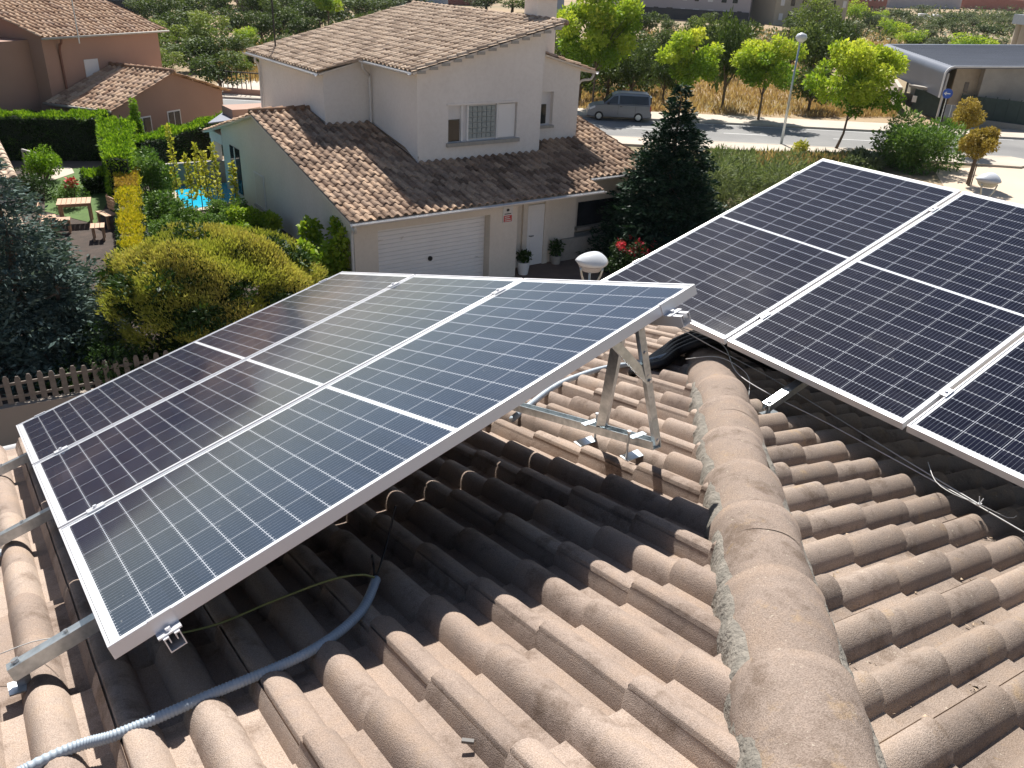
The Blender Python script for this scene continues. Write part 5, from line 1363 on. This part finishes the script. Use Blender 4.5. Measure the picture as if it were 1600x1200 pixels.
# ------------------------------------------------------------------ FAR BUILDINGS
M_far = [simple('far_facade_%s' % n_, c_, None, .9, .05) for n_, c_ in (('grey', (.46,.42,.44)), ('cream', (.58,.47,.33)), ('beige', (.50,.44,.34)), ('blue', (.35,.42,.52)))]
def block(px0, py0, px1, py1, h, dep, mat, label, name='apartment_block', cat='building', win=True, base=0.0, roofm=None, wrow=2.9, wz=1.2, dark=None):
    a = at(px0, py0, 0); b = at(px1, py1, 0); L = (b-a).length; t = empty(name, (a.x, a.y, 0), math.atan2(b.y-a.y, b.x-a.x), label, cat)
    mb = MB(); mb.box((0, 0, 0), (L, dep, h)); mb.build('wall', mat, t)
    if dark: mb = MB(); mb.box((0, -.25, 0), (L, -.02, dark)); mb.build('boundary_wall', M_concrete if dark < 1.4 else simple('dark_fence_band', (.05,.05,.055)), t)
    if roofm: mb = MB(); mb.prism([(-.5, -.6, h), (-.5, dep+.6, h), (-.5, dep/2, h+dep*.16)], (L+1, 0, 0)); mb.build('roof', roofm, t)
    if win:
        rng = np.random.default_rng(int(px0)); k = 0
        z = 1.0
        while z+1.6 < h:
            x = 1.2
            while x+1.4 < L:
                w_ = .9+.5*rng.random()
                if rng.random() < .85 and k < 95:
                    mb = MB(); mb.box((x, -.06, z), (x+w_, -.005, z+1.35)); mb.build('window', M_glassd if rng.random() < .7 else M_shutter, t); k += 1
                x += w_+1.3+.7*rng.random()
            z += wrow
    return t
block(838, 26, 880, 28, 9, 12, M_far[3], 'bluish grey building far away above the white house ridge', win=False)
block(955, 24, 1168, 37, 11, 12, M_far[0], 'long pale grey apartment block at the top centre of the photo', dark=2.2)
block(1160, 32, 1205, 36, 13, 12, M_far[1], 'cream coloured tower end of the beige apartment block at the top', win=True)
block(1207, 39, 1318, 42, 12, 12, M_far[2], 'beige apartment block with a greyish base at the top right')
block(1330, 22, 1382, 22, 7, 14, M_redbrick, 'distant red brick block with a tiled roof, right of the beige block', roofm=M_clay)
block(1388, 12, 1500, 14, 9, 30, M_far[0], 'distant pale industrial hall at the top right', 'industrial_hall', win=False)
block(1500, 13, 1700, 24, 5, 40, M_redbrick, 'distant long red industrial hall at the upper right corner', 'industrial_hall', win=False)
block(1440, -2, 1520, -1, 34, 40, M_far[3], 'huge distant bluish hall on the horizon at the top right', 'industrial_hall', win=False)
block(165, 20, 236, 20, 8, 12, M_far[0], 'grey building at the top left behind the pink house roof', win=True, dark=1.8)
block(372, 17, 478, 20, 6, 10, simple('dark_brick', (.12,.075,.065)), 'dark low building at the top left centre behind the trees', win=False)
block(585, 8, 700, 10, 6, 10, M_far[3], 'bluish low building peeking over the upper roof ridge', win=False)
block(700, 7, 760, 9, 7, 10, M_redbrick, 'dark red building peeking over the upper roof ridge', win=False)
for px, lb in ((973, 'white garden parasol in front of the grey apartment block, left one'), (1158, 'white garden parasol in front of the cream tower')):
    q = at(px, 30, 0); t = empty('parasol', (q.x-3, q.y-3, 0), 0, lb, 'parasol'); mb = MB(); mb.lathe([(2.2, 2.3), (0, 3.0)], (0, 0, 0), 12); mb.build('canopy', M_white, t); mb = MB(); mb.tube([(0, 0, 0), (0, 0, 2.9)], .05, 6); mb.build('pole', M_galv, t)
# parked vehicles far away at the top right
for k, (px, py) in enumerate(((1440, 31), (1462, 32))):
    q = at(px, py, 0); mb = MB(); mb.box((-2.2, -.9, .4), (2.2, .9, 1.1)); mb.box((-1.3, -.8, 1.1), (1.2, .8, 1.7)); mb.box((-1.7, -.92, 0), (-1.1, .92, .6)); mb.box((1.1, -.92, 0), (1.7, .92, .6))
    o = mb.build('parked_car', M_white, bevel=.15, label='tiny white %s parked car far away among the trees at the top right' % ('left', 'right')[k], cat='car'); o.location = q; o.rotation_euler = (0, 0, -.5)
# white garden wall and railing left of the white house, beyond the hedge
q0 = at(350, 148, 0); q1 = at(405, 152, 0); gf = empty('street_railing', (q0.x, q0.y, 0), math.atan2(q1.y-q0.y, q1.x-q0.x), 'dark railing on a low wall beyond the pink house annex', 'railing')
L_ = (q1-q0).length; mb = MB(); mb.box((0, -.1, 0), (L_+3, .1, .5)); mb.build('base_wall', M_pink, gf); mb = MB()
for k in range(int(L_/.35)): mb.box((k*.35, -.02, .5), (k*.35+.05, .02, 1.6))
mb.box((0, -.03, 1.55), (L_+3, .03, 1.62)); mb.build('bars', M_black, gf)
sheet('side_street', [at(340, 142, 0)[:2], at(420, 150, 0)[:2], at(420, 128, 0)[:2], at(340, 122, 0)[:2]], .02, M_walk)
# grey sunshade and terracotta parapet next to the white house
q = at(343, 190, 3.0); mb = MB(); a, b, c, d = [at(x, y, 2.75) for x, y in ((325, 194), (372, 178), (382, 172), (352, 178))]
mb.prism([a, at(378, 187, 2.75), at(384, 168, 2.75), at(350, 176, 2.75)], (0, 0, .05)); mb.build('awning', simple('grey_awning', (.14,.16,.21)), label='flat grey awning between the hedge and the white house', cat='awning')
q = at(392, 172, 3.2); mb = MB(); mb.box((-.9, -.6, -3.1), (1.6, .8, 0)); o = mb.build('parapet_wall', M_pink, label='terracotta parapet behind the rear of the white house', cat='wall'); o.location = (q.x+.3, q.y+1.2, 3.15)

# ------------------------------------------------------------------ ORCHARD AND FIELD TREES
arch = []
def mk_arch(idx, mat, seed, k, asp, n, size, topy):
    rng = np.random.default_rng(seed); t = empty('field_tree', (0, 0, 0), 0, '', 'tree')
    C, Rd = clumps((0, 0, .54), (.44, .44, .40), k+5, rng, .40); p, o, i = ellipsoid_pts(C, Rd, n, rng, .45)
    p[:, 2] = p[:, 2].clip(.04, None)
    ct = rng.random(len(C)); tint = .35*rng.random(n)+.4*ct[i]+.05+topy*(p[:, 2]-.5)  # topy puts a brighter, sunlit top into the leaf tint
    leaves('crown', mat, p, o, size, rng, t, aspect=asp, tint=tint)
    mb = MB(); mb.tube([(0, 0, 0), (.01, 0, .25), (0, .01, .6)], [.035, .028, .01], 6)
    for a in (0, 2.1, 4.2): mb.tube([(0, 0, .22), (math.cos(a)*.25, math.sin(a)*.25, .5)], [.02, .008], 5)
    mb.build('trunk', M_bark, t); arch.append([t, False])
mk_arch(0, L_orch, 201, 9, .55, 2600, .055, .3); mk_arch(1, L_orch, 202, 13, .5, 3000, .05, .3); mk_arch(2, L_olive, 203, 10, .4, 2600, .055, .2)
mk_arch(3, L_street, 204, 12, .55, 2600, .05, .7); mk_arch(4, L_orch, 205, 7, .55, 2400, .06, .1); mk_arch(5, leaf_mat('light_field_leaves', [(.07,.11,.025), (.17,.23,.05), (.30,.34,.09)], .25), 206, 9, .5, 2600, .052, .4)
def field_tree(px, py, wpx, hpx, a, label, group):
    q = at(px, py, 0); d = (q-CAM_P).length; w_ = wpx*d/FPX; h_ = hpx*d/FPX
    t, used = arch[a]
    if used: t = copy_tree(t)
    arch[a][1] = True
    t.location = (q.x, q.y, 0); t.scale = (w_*1.15, w_*1.15, h_*1.08); t.rotation_euler = (0, 0, (px*7.3) % 6.28); t['label'] = label; t['group'] = group
    return t
GL = [  # px, base py, width, height, archetype
 ('field trees at the upper left beyond the pink house', 'beyond the pink house',
  [(258,52,52,44,0),(300,44,60,40,1),(352,40,44,42,0),(402,40,46,46,1),(262,92,60,46,1),(330,80,60,48,0),(385,76,36,30,3),(300,112,66,40,1),(345,146,70,52,0),(258,30,50,36,2),(330,22,60,30,1),(438,62,54,48,1),(470,42,52,38,0),(395,108,34,30,2),(290,26,46,30,0),(226,32,40,28,1),(370,120,44,30,0),(278,70,60,40,0),(312,62,50,34,1),(338,112,60,44,0),(372,98,44,34,1),(262,122,50,36,0),(410,68,48,40,0),(422,40,46,34,1),(372,60,50,36,0),(318,96,44,30,4),(350,8,60,20,0),(300,10,60,22,1),(410,10,60,24,0),(470,66,50,36,0),(448,86,40,26,2)]),
 ('field trees above the roof of the white house', 'above the upper roof',
  [(500,52,60,44,0),(560,36,60,40,1),(600,22,56,26,0),(760,18,60,26,1),(800,20,60,26,0),(450,24,60,30,2),(530,44,56,36,0),(585,30,56,34,1),(640,14,60,24,0),(500,20,60,24,1),(550,14,60,20,0)]),
 ('trees behind the van', 'behind the van',
  [(905,158,60,62,0),(948,156,64,64,1),(985,158,56,74,0),(1010,148,44,52,1),(1035,160,40,66,4),(880,120,56,66,1),(1002,62,44,38,4),(1040,58,30,26,1),(968,70,40,34,0),(925,140,60,60,1),(965,135,60,60,0),(1000,128,54,56,1),(1030,130,46,50,0),(985,105,50,46,0),(1020,100,44,44,1),(1045,120,40,44,0),(955,105,50,40,1)]),
 ('orchard trees in the middle of the dry field', 'in the dry field',
  [(1128,170,56,120,0),(1108,120,54,72,1),(1150,116,50,66,0),(1055,98,40,44,4),(1108,42,24,18,0),(1136,66,34,26,2),(1160,98,30,30,1),(1085,100,50,54,0),(1085,72,40,36,1),(1118,88,44,44,0),(1148,80,40,36,1)]),
 ('trees left of the metal roofed building', 'behind the tall lamp',
  [(1262,150,62,92,1),(1290,128,56,80,0),(1232,112,50,44,4),(1270,60,56,54,1),(1240,72,40,34,0),(1300,86,46,44,2),(1330,72,34,30,2),(1262,176,60,60,0),(1285,96,50,50,0),(1250,100,46,50,1),(1240,56,30,22,0),(1275,50,34,36,1),(1300,66,40,30,4),(1312,100,36,30,2)]),
 ('trees beyond the beige apartment block', 'beside the beige block',
  [(1332,40,30,32,3),(1356,50,28,24,0),(1370,40,24,20,3),(1392,66,36,30,3)]),
 ('shrubby trees on the hillside at the upper right', '=low olive green tree scattered on the scrubby slope beyond the metal roofed building',
  [(1372,52,28,22,2),(1400,58,30,22,4),(1424,48,26,18,2),(1448,66,34,22,2),(1470,50,30,18,4),(1492,60,34,20,2),(1518,48,30,16,2),(1540,62,34,20,4),(1566,52,30,18,2),(1590,66,34,20,2),(1500,78,30,18,2),(1530,80,32,18,4),(1560,82,30,16,2),(1462,82,30,18,2),(1430,78,28,20,4),(1596,46,30,16,2),(1484,38,28,14,4),(1512,36,26,12,2),(1550,38,28,12,2),(1412,36,26,16,4),(1440,26,24,14,2),(1580,34,24,12,4),(1390,34,24,16,2)]),
 ('bushy ornamental trees behind the metal roof', 'above the metal roof',
  [(1420,78,34,26,3),(1510,92,52,32,3),(1468,84,44,20,2),(1560,96,34,16,2),(1590,112,40,26,2)]),
]
ORD = ['first', 'second', 'third', 'fourth', 'fifth', 'sixth', 'seventh', 'eighth', 'ninth', 'tenth', 'eleventh', 'twelfth', 'thirteenth', 'fourteenth', 'fifteenth', 'sixteenth', 'seventeenth', 'eighteenth', 'nineteenth', 'twentieth']
ADJ = ['dark dense', 'dark green', 'greyish olive', 'yellow green', 'dark narrow', 'light green']
for grp, lb, lst in GL:
    ys = sorted(q[1] for q in lst); mid = ys[len(ys)//2]
    lst = [(q[0], q[1], q[2], q[3], 5 if (q[4] in (0, 1) and (q[0]*7+q[1]*3) % 10 < 2 and 'van' not in lb) else q[4]) for q in lst]
    for rowname, sel in (('front', [q for q in lst if q[1] >= mid]), ('back', [q for q in lst if q[1] < mid])):
        for k, (px, py, w_, h_, a) in enumerate(sorted(sel)):
            l_ = lb if lb.startswith('=') else '%s tree, %s from left in the %s row %s' % (ADJ[a], ORD[min(k, 19)], rowname, lb)
            field_tree(px, py, w_, h_, a, l_.lstrip('='), grp)
# weeds and dry grass
rng = np.random.default_rng(300)
def grass_patch(name, polypx, n, size, mat, label, z=.0, seed=1):
    rng = np.random.default_rng(seed)
    P4 = [np.array(at(a, b, 0)[:2]) for a, b in polypx]
    u = rng.random((n, 1)); v = rng.random((n, 1)); q = (P4[0]*(1-u)+P4[1]*u)*(1-v) + (P4[3]*(1-u)+P4[2]*u)*v
    cl = .5+.5*np.sin(q[:, 0]*1.7+np.sin(q[:, 1]*1.3)*2)*np.sin(q[:, 1]*2.1); keep = rng.random(n) < .25+.75*cl; q = q[keep]; n = len(q)
    p = np.column_stack([q, np.full(n, z)]); o = leaves(name, mat, p, np.tile([0, 0, 2.2], (n, 1)) + rng.normal(size=(n, 3))*.5, size, rng, None, aspect=.22, outw=1.2, nout=.0)
    return tag(o, label, 'grass', None, 'stuff')
grass_patch('dry_grass', [(900, 172), (1265, 184), (1265, 118), (900, 110)], 26000, .34, L_dry, 'dry straw coloured grass on the field behind the far pavement', seed=1)
grass_patch('dry_grass', [(1265, 184), (1400, 184), (1400, 150), (1265, 150)], 14000, .34, L_dry, 'dry straw coloured grass between the tall lamp and the concrete gateway', seed=2)
grass_patch('dry_grass', [(1000, 118), (1420, 110), (1420, 50), (1000, 50)], 9000, .7, L_dry, 'sparse dry grass far out in the field below the apartment blocks', seed=3)
grass_patch('dry_grass', [(330, 130), (460, 130), (460, 70), (330, 70)], 6000, .5, L_dry, 'dry grass between the trees at the upper left', seed=4)
grass_patch('verge_grass', [(1100, 300), (1330, 300), (1400, 246), (1110, 238)], 12000, .32, L_grey, 'rough grey green grass on the verge above the right array', seed=5)
grass_patch('verge_grass', [(1180, 262), (1330, 262), (1330, 246), (1180, 242)], 4000, .28, L_dry, 'dry brown weeds along the near pavement above the right array', seed=6)
def scrub(polypx, n, size, mat, label, seed, hmax=1.3):
    rng = np.random.default_rng(seed)
    P4 = [np.array(at(a, b, 0)[:2]) for a, b in polypx]
    nb = n//55; u = rng.random((nb, 1)); v = rng.random((nb, 1))**.8
    q = (P4[0]*(1-u)+P4[1]*u)*(1-v) + (P4[3]*(1-u)+P4[2]*u)*v
    d = np.linalg.norm(q, axis=1, keepdims=True)/80
    C = np.column_stack([q, np.full(nb, .25)]); rr = (.5+.9*rng.random((nb, 1)))*d
    p, o, i = ellipsoid_pts(C, np.concatenate([rr*1.3, rr*1.3, rr*hmax*.8], 1), n, rng, .5)
    k = p[:, 2] > 0; o_ = leaves('undergrowth', mat, p[k], o[k], size, rng, None, aspect=.6)
    return tag(o_, label, 'undergrowth', None, 'stuff')
scrub([(240, 125), (470, 125), (600, 30), (240, 40)], 10000, .4, L_orch, 'dark green undergrowth between the trees at the upper left', 401)
scrub([(870, 165), (1070, 150), (1060, 90), (870, 90)], 9000, .36, L_orch, 'green undergrowth among the trees behind the van', 402)
scrub([(1040, 100), (1330, 110), (1340, 62), (960, 62)], 7000, .42, L_olive, 'patchy olive undergrowth in the dry field', 403)
scrub([(1340, 70), (1640, 110), (1640, 28), (1320, 26)], 18000, .6, L_olive, 'olive green scrub covering the slope at the upper right', 404, .8)
# distant hills
mb = MB(); pts = []
for k in range(41):
    x = -1500+150*k; pts.append((x, 30+45*math.sin(k*.9)+30*math.sin(k*2.3+1)))
vs = []; 
for x, z in pts: vs += [(x+900, 5200-.9*x, -5), (x+900, 5200-.9*x+60, max(z, 8)), (x+900, 5200-.9*x+900, -5)]
fs = []
for k in range(40): o_ = k*3; fs += [(o_, o_+3, o_+4, o_+1), (o_+1, o_+4, o_+5, o_+2)]
mb.add(vs, fs); mb.build('hills', simple('hill_scrub', (.16,.17,.13), None, .95, .01), smooth=True, kind='structure')

# ------------------------------------------------------------------ HAZE
n = N('haze_air'); n.t.nodes.remove(n.b)
pv = n.new('ShaderNodeVolumePrincipled'); pv.inputs['Color'].default_value = (.86, .92, 1.0, 1); pv.inputs['Density'].default_value = .00008
pv.inputs['Anisotropy'].default_value = .2
n.link(pv.outputs[0], n.out.inputs['Volume'])
mb = MB(); mb.box((-3100, -3100, -1.2), (7200, 7200, 140)); hz = mb.build('haze', n.m, kind='stuff')
hz['label'] = 'thin pale daylight haze over the far buildings and hills'
